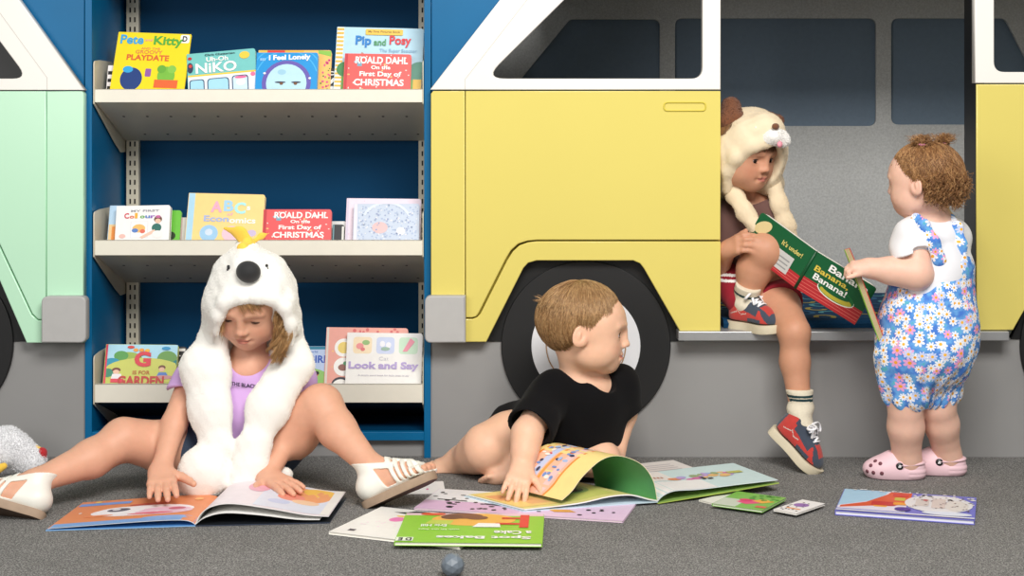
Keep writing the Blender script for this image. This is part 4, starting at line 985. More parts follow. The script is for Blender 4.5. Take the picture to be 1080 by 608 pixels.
# ------------------------------------------------------------------ anatomy
class Head:
    """child's head; local frame x = side, y = forward, z = up, unit = chin to crown"""
    BV = None
    def __init__(s, C, fwd, up, L): s.C = np.asarray(C, float); s.R = rot_from(fwd, up); s.L = L
    def w(s, x, y, z): return s.C + s.R @ (np.array([x, y, z]) * s.L)
    def loc(s, V): return ((V - s.C) @ s.R) / s.L
    def base(s, F, cheek=1.0):
        L = s.L; E = lambda c, r, k=.012, op='u', R=None: F.ell(s.w(*c), np.array(r) * L, s.R if R is None else s.R @ R, k, op)
        E((0, -.06, .10), (.385, .47, .40), 0.0)                     # cranium
        E((0, .17, .10), (.330, .25, .27), .03)                      # forehead
        E((0, .13, -.14), (.30, .26, .29), .03)                      # face
        for sx in (-1, 1):
            E((sx * .165, .215, -.215), (.125, .135 * cheek, .13), .025)     # cheeks
            E((sx * .165, .07, -.29), (.115, .15, .11), .03)                 # jaw
        E((0, .265, -.385), (.105, .10, .085), .025)                 # chin
        E((0, .295, -.27), (.12, .10, .10), .025)                    # muzzle
    @classmethod
    def front(c, x, z):
        if c.BV is None:
            from mathutils.bvhtree import BVHTree
            h = Head((0, 0, 0), (0, 1, 0), (0, 0, 1), .19); F = Field(); h.base(F); V, Q = F.mesh(.003, 2)
            c.BV = BVHTree.FromPolygons([Vector(v) for v in V], [tuple(map(int, q)) for q in Q])
        hit = c.BV.ray_cast(Vector((x * .19, .3, z * .19)), Vector((0, -1, 0)))
        return hit[0].y / .19 if hit[0] is not None else 0.0
    def add(s, F, lid=1.0, cheek=1.0, mouth=0.0, smile=0.0):
        L = s.L; E = lambda c, r, k=.012, op='u', R=None: F.ell(s.w(*c), np.array(r) * L, s.R if R is None else s.R @ R, k, op)
        fr = s.front; s.base(F, cheek); s.lid = lid
        ex, ez, er = .150, -.020, .060
        s.ex, s.ez, s.er = ex, ez, er
        ey = fr(ex, ez); s.ey = ey - .030 - er
        for sx in (-1, 1):
            E((sx * .145, ey + .045, -.022), (.085, .068, .050), .022, 's')  # eye sockets
            F.cone(s.w(sx * .075, fr(.075, .085) - .014, .080), s.w(sx * .225, fr(.225, .07) - .018, .078), .012 * L, .010 * L, .014)
        for sx in (-1, 1):
            E((sx * ex, s.ey, ez), (er + .013, er + .011, er + .010), .006)  # lids over the eyeball
            E((sx * ex, s.ey + er + .004, ez - .002 - .016 * (1 - lid)), (.064, .030, .0295 * lid), .002, 's')
        yn = fr(0, -.13)
        F.cone(s.w(0, fr(0, .02) - .022, .02), s.w(0, yn + .022, -.118), .024 * L, .036 * L, .014)   # nose
        E((0, yn + .040, -.130), (.040, .036, .034), .006)
        for sx in (-1, 1):
            E((sx * .046, yn + .008, -.145), (.032, .034, .025), .006)
            E((sx * .022, yn + .036, -.166), (.013, .015, .010), .003, 's')
        yu, yl = fr(0, -.245), fr(0, -.285); s.zm = -.264
        for sx in (-1, 1):
            E((sx * .036, yu - .013, -.247), (.050, .026, .018), .006)
        E((0, yl - .012, -.285 - mouth), (.062, .026, .020), .006)
        yc = fr(.085, -.264)
        for sx in (-1, 1):
            F.cone(s.w(0, yu + .015, -.265 - mouth * .5), s.w(sx * .085, yc + .004, -.266 + smile), (.009 + mouth * .4) * L, .006 * L, .003, 's')
            E((sx * .098, yc - .002, -.266 + smile), (.012, .012, .012), .010, 's')
        F.cone(s.w(0, fr(0, -.2) + .014, -.185), s.w(0, yu + .018, -.222), .010 * L, .012 * L, .010, 's')
        for sx in (-1, 1):                                             # ears
            Re = axis_rot((0, 0, 1), sx * .42) @ axis_rot((1, 0, 0), -.15)
            E((sx * .395, -.055, -.055), (.030, .078, .118), .010, 'u', Re)
            E((sx * .372, -.01, -.10), (.03, .04, .05), .012, 'u', Re)
            E((sx * .428, -.040, -.030), (.026, .046, .072), .006, 's', Re)
            E((sx * .418, -.045, -.045), (.012, .020, .045), .005, 'u', Re)
        s.eyes = [s.w(sx * ex, s.ey, ez) for sx in (-1, 1)]
    def colour(s, V, col, skin, brow=(.30, .19, .10), lips=(.62, .26, .22)):
        q = s.loc(V); skin = np.array(skin); fr = s.front
        def blend(m, c): col[:] = col * (1 - m[:, None]) + np.array(c) * m[:, None]
        def blob(c, r, hard=3.): return np.clip(hard * (1 - np.sqrt((((q - np.array(c)) / np.array(r)) ** 2).sum(1))), 0, 1)
        for sx in (-1, 1):
            blend(blob((sx * .20, fr(.2, -.17), -.17), (.13, .2, .11), 1.0) * .30, skin * np.array([1.02, .60, .56]))
            blend(blob((sx * .15, fr(.15, .085), .083), (.10, .10, .022), 1.6) * .35, brow)
            blend(blob((sx * .39, -.04, -.05), (.09, .14, .15), 1.2) * .22, skin * np.array([1.0, .60, .55]))
            blend(blob((sx * .15, s.ey + .06, -.045), (.085, .06, .035), 1.2) * .18, skin * np.array([.9, .62, .6]))
            blend(blob((sx * .022, fr(0, -.13) + .02, -.166), (.018, .03, .014), 2) * .6, skin * .35)
        blend(blob((0, fr(0, -.13) + .03, -.13), (.07, .07, .05), 1.5) * .18, skin * np.array([1, .62, .58]))
        x, z, y = np.abs(q[:, 0]), q[:, 2], q[:, 1]
        up = -.264 + .032 * np.sqrt(np.clip(1 - (x / .088) ** 2, 0, 1)) * (1 - .25 * np.exp(-(x / .018) ** 2)); lo = -.266 - .036 * np.sqrt(np.clip(1 - (x / .08) ** 2, 0, 1))
        m = np.clip((up - z) / .008 + .5, 0, 1) * np.clip((z - lo) / .010 + .5, 0, 1) * (x < .088) * (y > fr(0, -.26) - .07)
        blend(m * .85, lips)
        ml = np.clip(1 - np.abs(z + .265) / .008, 0, 1) * (x < .08) * (y > fr(0, -.26) - .07); blend(ml * .55, np.array(lips) * .35)
        return col
    def eyeballs(s, parent, iris=(70, 50, 36), gaze=(0, 0, 0), brow=None, lash=(40, 28, 22)):
        L = s.L; fr = s.front
        for i, c in enumerate(s.eyes):
            g = nrm(s.R @ nrm(np.array([gaze[0], 1.0, gaze[2]]))); r = s.er * L
            mb = MB(); mb.sphere(c, r, mat('eye_white', (236, 232, 228), rough=0.15), nu=20, nv=14)
            a = nrm(np.cross(g, [0, 0, 1])); b = np.cross(a, g); n = 18
            for rr_, lift, mm in ((.52, 1.012, mat('iris_%d_%d' % iris[:2], iris, rough=.12)), (.25, 1.03, mat('pupil', (8, 7, 7), rough=.1))):
                rings = []
                for k in (1.0, .66, .33):
                    q = rr_ * k; rings += [c + r * lift * (math.sqrt(1 - q * q) * g + q * (math.cos(2 * PI * j / n) * a + math.sin(2 * PI * j / n) * b)) for j in range(n)]
                Fq = [(k * n + j, k * n + (j + 1) % n, (k + 1) * n + (j + 1) % n, (k + 1) * n + j) for k in (0, 1) for j in range(n)] + [(2 * n + j, 2 * n + (j + 1) % n, 3 * n) for j in range(n)]
                mb.add(rings + [c + g * r * lift], Fq, mm, True)
            mb.build('eye', parent)
        lm = mat('eyelash_%d' % lash[0], lash, rough=.6)
        for sx in (-1, 1):
            mb = MB()
            for up, rad in ((1, .0062), (-1, .0025)):
                pts = []
                for t in np.linspace(-1, 1, 11):
                    dx = .064 * t; dz = s.ez - .002 - .016 * (1 - s.lid) + up * .0285 * s.lid * math.sqrt(max(1 - t * t, 0)) - s.ez
                    yy = math.sqrt(max((s.er + .010) ** 2 - dx * dx - dz * dz, 0))
                    pts.append(s.w(sx * s.ex + dx, s.ey + yy, s.ez + dz))
                mb.tube(pts, [rad * L * (.35 + .65 * math.sin(PI * (i + .5) / 11)) for i in range(11)], lm, 5)
            mb.build('eyelashes', parent)
        if brow:
            bm_ = mat('eyebrow_%d' % brow[0], brow, rough=.7); r_ = random.Random(4)
            for sx in (-1, 1):
                mb = MB()
                for k in range(34):
                    t = r_.uniform(0, 1); x = .075 + .16 * t; z = .083 + .020 * math.sin(t * 2.4) + r_.uniform(-.010, .010) * (1 - .5 * t)
                    p0 = s.w(sx * x, fr(x, z) + .004, z); x2 = x + .030; z2 = z + .010 - .016 * t; p1 = s.w(sx * x2, fr(x2, z2) + .003, z2)
                    mb.tube([p0, (p0 + p1) / 2 + s.R[:, 1] * .0004, p1], [.0022 * L, .0024 * L, .0006 * L], bm_, 3, caps=False)
                mb.build('eyebrow', parent)
def hand(F, wr, d, n, L, side, curl=(.25, .35, .3), spread=.12, thumb=(.75, .0), fk=.003, curls=None):
    """wr wrist, d towards the fingers, n out of the back of the hand, side=+1/-1 which side (d x n) the thumb is on"""
    d = nrm(d); n = nrm(np.asarray(n, float) - d * (np.asarray(n, float) @ d)); s_ = np.cross(d, n) * side
    w = np.asarray(wr, float); up = lambda f, l, h: w + d * f * L + s_ * l * L + n * h * L
    offs = [.185, .065, -.06, -.175]; fl = [.40, .45, .42, .33]
    for i, o in enumerate(offs):
        F.cone(up(.05, o * .55, 0), up(.47 - abs(i - 1.2) * .02, o, .005), .105 * L, .085 * L, .012)
    F.cone(up(-.05, 0, 0), up(.1, 0, 0), .15 * L, .14 * L, .02, sq=(n, .8))
    for i, o in enumerate(offs):
        p = up(.49 - abs(i - 1.2) * .025, o, .008); sp = -spread * (i - 1.5) / 1.5
        dr = nrm(d + s_ * sp); ax = nrm(np.cross(dr, n)); cu = curls[i] if curls else curl
        r0 = .071 * L * (1 if i < 3 else .88)
        for j, (fr, r1) in enumerate(((.44, .066), (.31, .060), (.25, .050))):
            Rm = axis_rot(ax, -cu[j]); dr = Rm @ dr
            q = p + dr * fl[i] * fr * 1.06 * L
            F.cone(p, q, r0, r1 * L * (1 if i < 3 else .88), fk if j == 0 else .002)
            p, r0 = q, r1 * L * (1 if i < 3 else .88)
    t0 = up(.10, .14, -.03); a, b = thumb
    dt = nrm(d * (1 - a * .5) + s_ * a - n * b)
    t1 = t0 + dt * .27 * L; dt2 = nrm(dt + d * .35 - n * .1); t2 = t1 + dt2 * .20 * L; t3 = t2 + nrm(dt2 + d * .2) * .13 * L
    F.cone(t0, t1, .105 * L, .078 * L, .01); F.cone(t1, t2, .078 * L, .068 * L, .003); F.cone(t2, t3, .068 * L, .055 * L, .002)
def foot(F, an, fwd, up, L, side=1, ra=.024, toes=True, fat=1.0):
    """an = ankle joint; side: +1 when the big toe is on (fwd x up)"""
    f = nrm(fwd); u = nrm(np.asarray(up, float) - f * (np.asarray(up, float) @ f)); s_ = np.cross(f, u) * side
    q = lambda a, b, c: np.asarray(an, float) + f * a * L + s_ * b * L + u * c * L
    F.ell(q(-.10, 0, -.22), np.array([.165, .17, .15]) * L, np.stack([f, s_, u], 1), .012)
    F.cone(q(0, 0, -.02), q(.38, .02, -.22 + .05 * (fat - 1)), ra * 1.05, .13 * L * fat, .02)
    F.cone(q(-.08, -.04, -.24), q(.42, -.08, -.26), .13 * L, .11 * L * fat, .015)
    F.cone(q(.2, .06, -.22), q(.48, .09, -.25), .12 * L, .12 * L * fat, .015)
    if toes:
        for i, (b, r, e) in enumerate(((.13, .075, .70), (.035, .058, .69), (-.045, .054, .66), (-.115, .050, .62), (-.175, .046, .57))):
            F.cone(q(.48 - i * .02, b * .9, -.27), q(e, b, -.29 + .10 * (fat - 1)), r * L * fat, r * L * .92 * fat, .003)

SKIN = mat('skin', None, rough=0.5, spec=0.35, attr='Col', sss=0.12, vary=0.04, vscale=60, bump=0.05, bscale=900)
def make_body(name_root, F, h, head, skin, parent, tint=None, relax=2, lips=(.55, .22, .19), brow=(.26, .16, .09), zmin=.001):
    V, Fc = F.mesh(h, relax)
    col = np.tile(np.array(skin), (len(V), 1))
    head.colour(V, col, skin, brow, lips)
    if tint: tint(V, col)
    V[:, 2] = np.maximum(V[:, 2], zmin)
    return link('body', np_mesh('body', V, Fc, [SKIN], col=col), parent)
def garment(name, F, h, m, parent, relax=2, uvf=None, midx=None):
    V, Fc = F.mesh(h, relax)
    mats = m if isinstance(m, list) else [m]
    mi = midx(V[Fc].mean(1)) if midx else None
    return link(name, np_mesh(name, V, Fc, mats, mi, uv=uvf(V) if uvf else None), parent)
def strands(mb, m, paths, r0, r1, n=3, flat=1.0):
    for p in paths:
        K = len(p); mb.tube(p, [r0 + (r1 - r0) * (i / (K - 1)) ** 1.5 for i in range(K)], m, n, caps=False, flat=flat)
# ================================================================== PEOPLE
class FF:
    """foot frame: f towards the toes, u up from the sole, s towards the big toe; metres"""
    def __init__(s, an, f, u, side):
        s.an = np.asarray(an, float); s.f = nrm(f); u = np.asarray(u, float); s.u = nrm(u - s.f * (u @ s.f)); s.s = np.cross(s.f, s.u) * side; s.side = side
    def w(s, a, b, c): return s.an + s.f * a + s.s * b + s.u * c
    def R(s): return np.stack([s.f, s.s, s.u], 1)
    def loc(s, V): return (V - s.an) @ s.R()
    def coords(s, X, Y, Z):
        d = (X - s.an[0], Y - s.an[1], Z - s.an[2])
        return [d[0] * v[0] + d[1] * v[1] + d[2] * v[2] for v in (s.f, s.s, s.u)]
def sole_outline(L, g=0.0, wid=1.0):
    o = [(-.26, 0), (-.235, .10), (-.17, .15), (-.05, .155), (.12, .13), (.28, .165), (.44, .205), (.58, .20), (.69, .14), (.745, .04), (.73, -.07), (.65, -.155), (.52, -.20), (.38, -.215), (.2, -.195), (0, -.165), (-.15, -.145), (-.235, -.09)]
    pts = []
    for a, b in o: pts.append((a * L + (g if a > .2 else -g) * (1 if abs(b) < .12 * 1 else .4), (b + (math.copysign(g / L, b) if b else 0)) * L * wid))
    n = len(pts); P2 = [np.array(p) for p in pts]; out = []
    for i in range(n):
        p0, p1, p2, p3 = P2[i - 1], P2[i], P2[(i + 1) % n], P2[(i + 2) % n]
        for t in (0, .5): out.append(tuple(.5 * (2 * p1 + (-p0 + p2) * t + (2 * p0 - 5 * p1 + 4 * p2 - p3) * t * t + (-p0 + 3 * p1 - 3 * p2 + p3) * t ** 3)))
    return out
def sole(mb, ff, L, c0, c1, m_side, g=0.0, spring=0.0, m_bot=None, wid=1.0):
    ol = sole_outline(L, g, wid); n = len(ol)
    sp = lambda a: spring * max(0, (a / L - .45)) ** 2
    top = [ff.w(a, b, c1 + sp(a)) for a, b in ol]; bot = [ff.w(a * .985, b * .96, c0 + sp(a)) for a, b in ol]; md = [ff.w(a, b, c0 + .003 + sp(a)) for a, b in ol]
    mb.add(top + md + bot, [(i, n + i, n + (i + 1) % n, (i + 1) % n) for i in range(n)] + [(n + i, 2 * n + i, 2 * n + (i + 1) % n, n + (i + 1) % n) for i in range(n)], m_side, True)
    mb.add(top, [tuple(range(n))], m_side); mb.add(bot, [tuple(range(n - 1, -1, -1))], m_bot or m_side)

kk = lambda a, b, t: a * (1 - t) + b * t
# ---- hair
def scalp_r(q):
    """distance from the head's hair centre (0,.0,.08) to the scalp along unit directions q (local)"""
    best = np.zeros(len(q)); o = np.array([0, 0, .08])
    for c, r in (((0, -.06, .10), (.385, .47, .40)), ((0, .17, .10), (.335, .26, .27)), ((0, .14, -.14), (.31, .27, .30))):
        p = (o - np.array(c)) / r; d = q / np.array(r)
        a = (d * d).sum(1); b = (d * p).sum(1); cc = (p * p).sum() - 1
        disc = np.maximum(b * b - a * cc, 0); best = np.maximum(best, (-b + np.sqrt(disc)) / a)
    return best
def hair_dir(th, ph, tilt):
    v = np.stack([np.sin(th) * np.sin(ph), np.sin(th) * np.cos(ph), np.cos(th)], -1)
    c, s_ = math.cos(tilt), math.sin(tilt)
    return np.stack([v[..., 0], v[..., 1] * c - v[..., 2] * s_, v[..., 1] * s_ + v[..., 2] * c], -1)
class Hair:
    """collects a cap and many fine tapered strands into one mesh"""
    def __init__(s): s.V = []; s.F = []; s.m = []; s.n = 0; s.mats = []
    def add(s, V, F, m):
        if m not in s.mats: s.mats.append(m)
        s.V.append(V); s.F.append(F + s.n); s.m.append(np.full(len(F), s.mats.index(m))); s.n += len(V)
    def tubes(s, P_, R_, mats, sides=3, rng=None):
        P_ = np.asarray(P_, float); n, K = P_.shape[:2]; R_ = np.broadcast_to(R_, (n, K))
        T = np.gradient(P_, axis=1); T /= np.linalg.norm(T, axis=2)[..., None] + 1e-12
        ref = np.array([.31, .22, .93]); A = np.cross(T, ref); A /= np.linalg.norm(A, axis=2)[..., None] + 1e-9; B = np.cross(T, A)
        th = np.arange(sides) * 2 * PI / sides
        V = P_[:, :, None] + R_[:, :, None, None] * (np.cos(th)[:, None] * A[:, :, None] + np.sin(th)[:, None] * B[:, :, None])
        idx = np.arange(n * K * sides).reshape(n, K, sides); nx = np.roll(idx, -1, 2)
        Q = np.stack([idx[:, :-1], nx[:, :-1], nx[:, 1:], idx[:, 1:]], -1).reshape(n, -1, 4); V = V.reshape(n, -1, 3)
        for j, m in enumerate(mats):
            sel = np.arange(j, n, len(mats))
            if not len(sel): continue
            k = K * sides; Fj = Q[sel] - (sel * k)[:, None, None] + (np.arange(len(sel)) * k)[:, None, None]
            s.add(V[sel].reshape(-1, 3), Fj.reshape(-1, 4), m)
    def build(s, name, parent):
        return link(name, np_mesh(name, np.concatenate(s.V), np.concatenate(s.F), s.mats, np.concatenate(s.m)), parent)
def hl_at(hl, ph):
    d = np.abs((np.asarray(ph) + PI) % (2 * PI) - PI); return np.interp(d, [a for a, b in hl], [b for a, b in hl])
def hair_cap(head, hl, thick, tilt, m, H, seed=0, bumps=.006, edge=.15):
    nt, npz = 30, 96
    ph = np.linspace(-PI, PI, npz, endpoint=False); thm = hl_at(hl, ph); V = []
    for i in range(nt + 1):
        t = i / nt; th = thm * t + 1e-3; q = hair_dir(th, ph, tilt); rr = scalp_r(q)
        prof = thick * (1 - (1 - edge) * t ** 6) + bumps * (np.sin(ph * 23 + 3 * t) * .5 + np.sin(ph * 41 + 9 * t) * .3) * min(1, t * 3)
        V.append(head.C + ((np.array([0, 0, .08]) + q * (rr + prof)[:, None]) * head.L) @ head.R.T)
    V = np.concatenate(V)
    F = np.array([(i * npz + j, i * npz + (j + 1) % npz, (i + 1) * npz + (j + 1) % npz, (i + 1) * npz + j) for i in range(nt) for j in range(npz)])
    H.add(V, F, m)
def hair_strands(head, hl, thick, tilt, mats, H, n, dlen=(.25, .5), r0=.0007, drift=.1, lift=.02, seed=0, over=.08, keep=None, wav=0.0, K=8, swirl=0.0):
    r_ = np.random.default_rng(seed); ph0 = r_.uniform(-PI, PI, n); dl = r_.uniform(*dlen, n); t0 = np.sqrt(r_.uniform(0, 1, n)) * np.maximum(hl_at(hl, ph0) - dl * .75, .2)
    dp = r_.normal(0, drift, n) + swirl; lf = r_.uniform(.1, 1, n) * lift; w0 = r_.uniform(0, 6.28, n); ov = over * r_.uniform(.3, 1, n)
    P_ = np.zeros((n, K, 3))
    for i in range(K):
        f = i / (K - 1); pp = ph0 + dp * f + wav * np.sin(w0 + f * 7); tm = hl_at(hl, pp); th = np.minimum(t0 + dl * f, tm + ov * f + .3 * dl)
        q = hair_dir(th, pp, tilt); rr = scalp_r(q)
        h_ = thick * (1 - .65 * np.clip(th / tm, 0, 1) ** 4) + lf * math.sin(PI * min(1, .1 + f * .85)) - .003
        P_[:, i] = np.array([0, 0, .08]) + q * (rr + np.maximum(h_, .004))[:, None]
    if keep is not None: P_ = P_[keep(P_[:, -1])]
    W = head.C + (P_ * head.L) @ head.R.T
    H.tubes(W, r0 * (1 - .8 * np.linspace(0, 1, K) ** 2), mats)
def locks(H, L_, mats, per, r, spread, seed=0, n=30):
    """wavy locks made of many parallel strands; each lock (A, B, C, R, turns)"""
    g = np.random.default_rng(seed); A, B, C, R, T, Ph = [], [], [], [], [], []
    for a, b, c, R0, t0 in L_:
        ph = g.uniform(0, 6.28)
        for _ in range(per):
            o = g.normal(0, spread, 3); A.append(a + o); B.append(b + o * 1.2 + g.normal(0, .0006, 3)); C.append(c + o * .7 + g.normal(0, .0012, 3)); R.append(R0 * g.uniform(.85, 1.15)); T.append(t0 * g.uniform(.97, 1.03)); Ph.append(ph + g.normal(0, .2))
    curls(H, np.array(A), np.array(B), np.array(C), np.array(R), np.array(T), r, mats, n, seed, np.array(Ph)[:, None])
def curls(H, A, B, C, R, turns, r, mats, n=26, seed=0, phase=None):
    """wavy locks: quadratic paths A-B-C (arrays) with a helix of radius R around them"""
    r_ = np.random.default_rng(seed); N_ = len(A); t = np.linspace(0, 1, n)[None, :, None]
    P_ = (1 - t) ** 2 * A[:, None] + 2 * t * (1 - t) * B[:, None] + t * t * C[:, None]
    T = np.gradient(P_, axis=1); T /= np.linalg.norm(T, axis=2)[..., None] + 1e-12
    U = np.cross(T, np.array([.3, .2, 1.0])); U /= np.linalg.norm(U, axis=2)[..., None] + 1e-9; Vv = np.cross(T, U)
    an = (r_.uniform(0, 6.28, (N_, 1)) if phase is None else phase) + 2 * PI * np.asarray(turns)[:, None] * np.linspace(0, 1, n)[None]
    ramp = np.minimum(1, np.linspace(0, 4, n))[None, :, None] * np.asarray(R)[:, None, None]
    P_ = P_ + ramp * (np.cos(an)[..., None] * U + np.sin(an)[..., None] * Vv)
    H.tubes(P_, r * (1 - .65 * np.linspace(0, 1, n) ** 3), mats, 3)
def hair_mat(name, rgb): return mat(name, rgb, rough=0.42, spec=0.45, vary=0.22, vscale=160)

SK_G = lin((222, 168, 140)); SK_B = lin((238, 190, 160)); SK_H = lin((206, 150, 120)); SK_T = lin((238, 192, 170))
FURW = mat('white_plush', (247, 245, 239), rough=0.95, spec=0.1, sheen=0.3)
# ------------------------------------------------------------------ GIRL in the cockatoo hood
girl = thing('person', 'girl sitting on carpet in white bird hood and lilac T-shirt, hands on open book', 'person', G(245, 508) )
hd = Head(P(264.5, 315.5, -.375), (-.13, -.87, -.48), (0, -.48, .87), .198)
F = Field(); hd.add(F, lid=.38, smile=-.010)
F.cone(hd.w(0, -.02, -.25), P(262, 388, -.315), .033, .036, .02)
F.chain([P(262, 392, -.315), P(257, 425, -.30), P(250, 462, -.28), P(247, 480, -.27)], [.062, .078, .075, .085], .02)
shR, shL = P(205, 399, -.30), P(310, 402, -.30)
F.chain([P(250, 394, -.31), shR], [.045, .034], .02); F.chain([P(270, 394, -.31), shL], [.045, .034], .02)
elR, wrR = P(184, 447, -.375), P(169.5, 497, -.462)
F.chain([shR, elR, wrR], [.034, .0275, .0195], .01)
hand(F, wrR, G(172, 534, .027) - wrR, (0, -.45, .9), .122, -1, curl=(.0, .14, .10), spread=.12, thumb=(.75, .0))
elL, wrL = P(309, 452, -.33), P(282, 504, -.435)
F.chain([shL, elL, wrL], [.033, .027, .0195], .01)
hand(F, wrL, G(328, 526, .036) - wrL + np.array([0, 0.012, 0]), (.15, -.25, .95), .122, 1, curl=(.0, .14, .10), spread=.16, thumb=(.9, .0))
hipL, knL, anL = P(272, 480, -.27), P(338, 428, -.375), P(392, 493, -.475)
F.chain([hipL, hipL * .45 + knL * .55 + np.array([0, 0, -.006]), knL], [.070, .060, .048], .02)
F.chain([knL + np.array([.004, .004, -.004]), knL * .62 + anL * .38 + np.array([-.006, .006, -.004]), anL], [.043, .041, .0245], .015)
hipR, knR, anR = P(224, 482, -.27), P(130, 463, -.40), P(38, 508, -.55)
F.chain([hipR, hipR * .5 + knR * .5, knR], [.068, .057, .046], .02)
F.chain([knR + np.array([0, .004, -.004]), knR * .62 + anR * .38 + np.array([.0, .004, -.010]), anR], [.042, .040, .024], .015)
f1 = FF(anL, (.157, -.03, .075), (-.33, .28, .87), -1)
f2 = FF(anR, (-.93, .02, .22), (.18, .52, .80), 1)
for ff in (f1, f2): foot(F, ff.an, ff.f, ff.u, .165, ff.side * 1 if False else 1 if np.dot(np.cross(ff.f, ff.u), ff.s) > 0 else -1)
make_body('girl', F, .0023, hd, SK_G, girl, lips=lin((196, 120, 104)), brow=lin((150, 110, 80)))
# T-shirt
def ccut(p, q, t):
    c = kk(p, q, t); d = nrm(q - p)
    return lambda D, X, Y, Z: np.maximum(D, (X - c[0]) * d[0] + (Y - c[1]) * d[1] + (Z - c[2]) * d[2])
def sleeves(F, lst):
    """sleeves with an open, straight hem; each (shoulder, elbow, fraction, r0, r1)"""
    for p, q, t, r0, r1 in lst:
        c = kk(p, q, t); d = nrm(q - p)
        F.cone(p, c + d * .03, r0, r1, .008)
        F.func(lambda D, X, Y, Z, c=c, d=d, p=p: np.maximum(D, np.where((X - c[0]) ** 2 + (Y - c[1]) ** 2 + (Z - c[2]) ** 2 < .0100, (X - c[0]) * d[0] + (Y - c[1]) * d[1] + (Z - c[2]) * d[2], -1)))
        F.cone(c, c + d * .02, r1 * .86, r1 * .84, .004, 's')
F = Field()
sleeves(F, [(shR, elR, .42, .045, .047), (shL, elL, .5, .045, .046)])
F.chain([P(262, 398, -.318), P(257, 425, -.302), P(250, 462, -.285), P(247, 486, -.275)], [.070, .089, .088, .096], .02)
F.chain([P(250, 396, -.31), shR], [.05, .045], .02); F.chain([P(272, 396, -.31), shL], [.05, .045], .02)
F.noise(.004, 55, 4, (1, 1, .6)).plane(P(247, 489, -.27), (0, 0, -1))
F.cone(P(264, 360, -.36), P(263, 388, -.345), .047, .040, .006, 's')
LIL = mat('lilac_cotton', (212, 172, 226), rough=0.85, spec=0.2, bump=.25, bscale=900, vary=.03, sheen=.1)
ts = garment('tshirt', F, .0026, LIL, girl)
# print on the shirt front
mb = MB(); V_, F_ = text_mesh('N THE BLACK', .03)
ctr = P(262, 399, -.30); out = []
for u, v in V_:
    x = ctr[0] + (u - .5) * .066; z = ctr[2] + (v - .5) * .0085 - .010 * (u - .5)
    yy = -.302 - math.sqrt(max(.089 ** 2 - (x - P(258, 425, -.3)[0]) ** 2, 0)) * .86 - .0145
    out.append((x, yy, z))
mb.add(out, F_, mat('print_navy_text', (40, 34, 60), rough=.8)); mb.build('shirt_print', ts, recalc=False)
# denim shorts
DEN = mat('dark_denim', (62, 76, 96), rough=0.85, spec=.2, vary=.18, vscale=250, bump=.3, bscale=700)
F = Field(); F.ell(P(247, 480, -.27), (.105, .088, .075), None, .01)
F.cone(hipL, kk(hipL, knL, .42), .077, .071, .02); F.cone(hipR, kk(hipR, knR, .34), .075, .069, .02)
F.cone(P(236, 488, -.33), P(262, 488, -.33), .05, .05, .03)
F.noise(.003, 60, 2).plane((0, 0, .0015), (0, 0, -1))
garment('shorts', F, .003, DEN, girl)
# sandals
SW = mat('white_sandal_leather', (240, 238, 228), rough=.45, vary=.02, vscale=60); SOLE = mat('taupe_sandal_sole', (168, 144, 122), rough=.7, vary=.08, vscale=60); SOLED = mat('dark_sole_tread', (92, 72, 58), rough=.8, vary=.12, vscale=80)
def sandal(parent, ff, L):
    sg = 1 if np.dot(np.cross(ff.f, ff.u), ff.s) > 0 else -1
    mb = MB(); sole(mb, ff, L, -.40 * L - .013, -.375 * L, SOLE, .003, .02, SOLED)
    root = mb.build('sandal', parent)
    F = Field(); foot(F, ff.an, ff.f, ff.u, L, sg)
    F.cone(ff.an, ff.w(-.01, 0, .03), .0245, .027, .01)
    F.offset(.0042)
    def cut(D, X, Y, Z):
        a, b, c = ff.coords(X, Y, Z)
        heel = np.maximum(a - .07 * L + .35 * np.maximum(c + .08 * L, -1), c - .015 * L + a * .25)
        strap = np.maximum(np.abs(c - .01 * L + .35 * a) - .042 * L, a - .32 * L)
        r = np.minimum(heel, strap)
        for a0, w_ in ((.30, .026), (.375, .022), (.455, .022), (.53, .022), (.615, .024)):
            r = np.minimum(r, np.abs(a - a0 * L + .25 * (c + .2 * L)) - w_ * L)
        r = np.minimum(r, np.maximum(np.abs(b - .01 * L) - .028 * L, np.maximum(.30 * L - a, a - .62 * L)))
        r = np.minimum(r, c + .335 * L)
        r = np.maximum(r, -.40 * L - c)
        return np.maximum(D, r)
    F.func(cut); V, Fc = F.mesh(.0019, 1)
    u_ = link('upper', np_mesh('upper', V, Fc, [SW]), root)
    mb = MB(); T = Matrix(np.block([[np.stack([ff.f, -ff.s, ff.u], 1), ff.w(.0, -.152 * L, .0)[:, None]], [np.zeros((1, 3)), np.ones((1, 1))]]).tolist())
    return root
sandal(girl, f1, .165); sandal(girl, f2, .165)
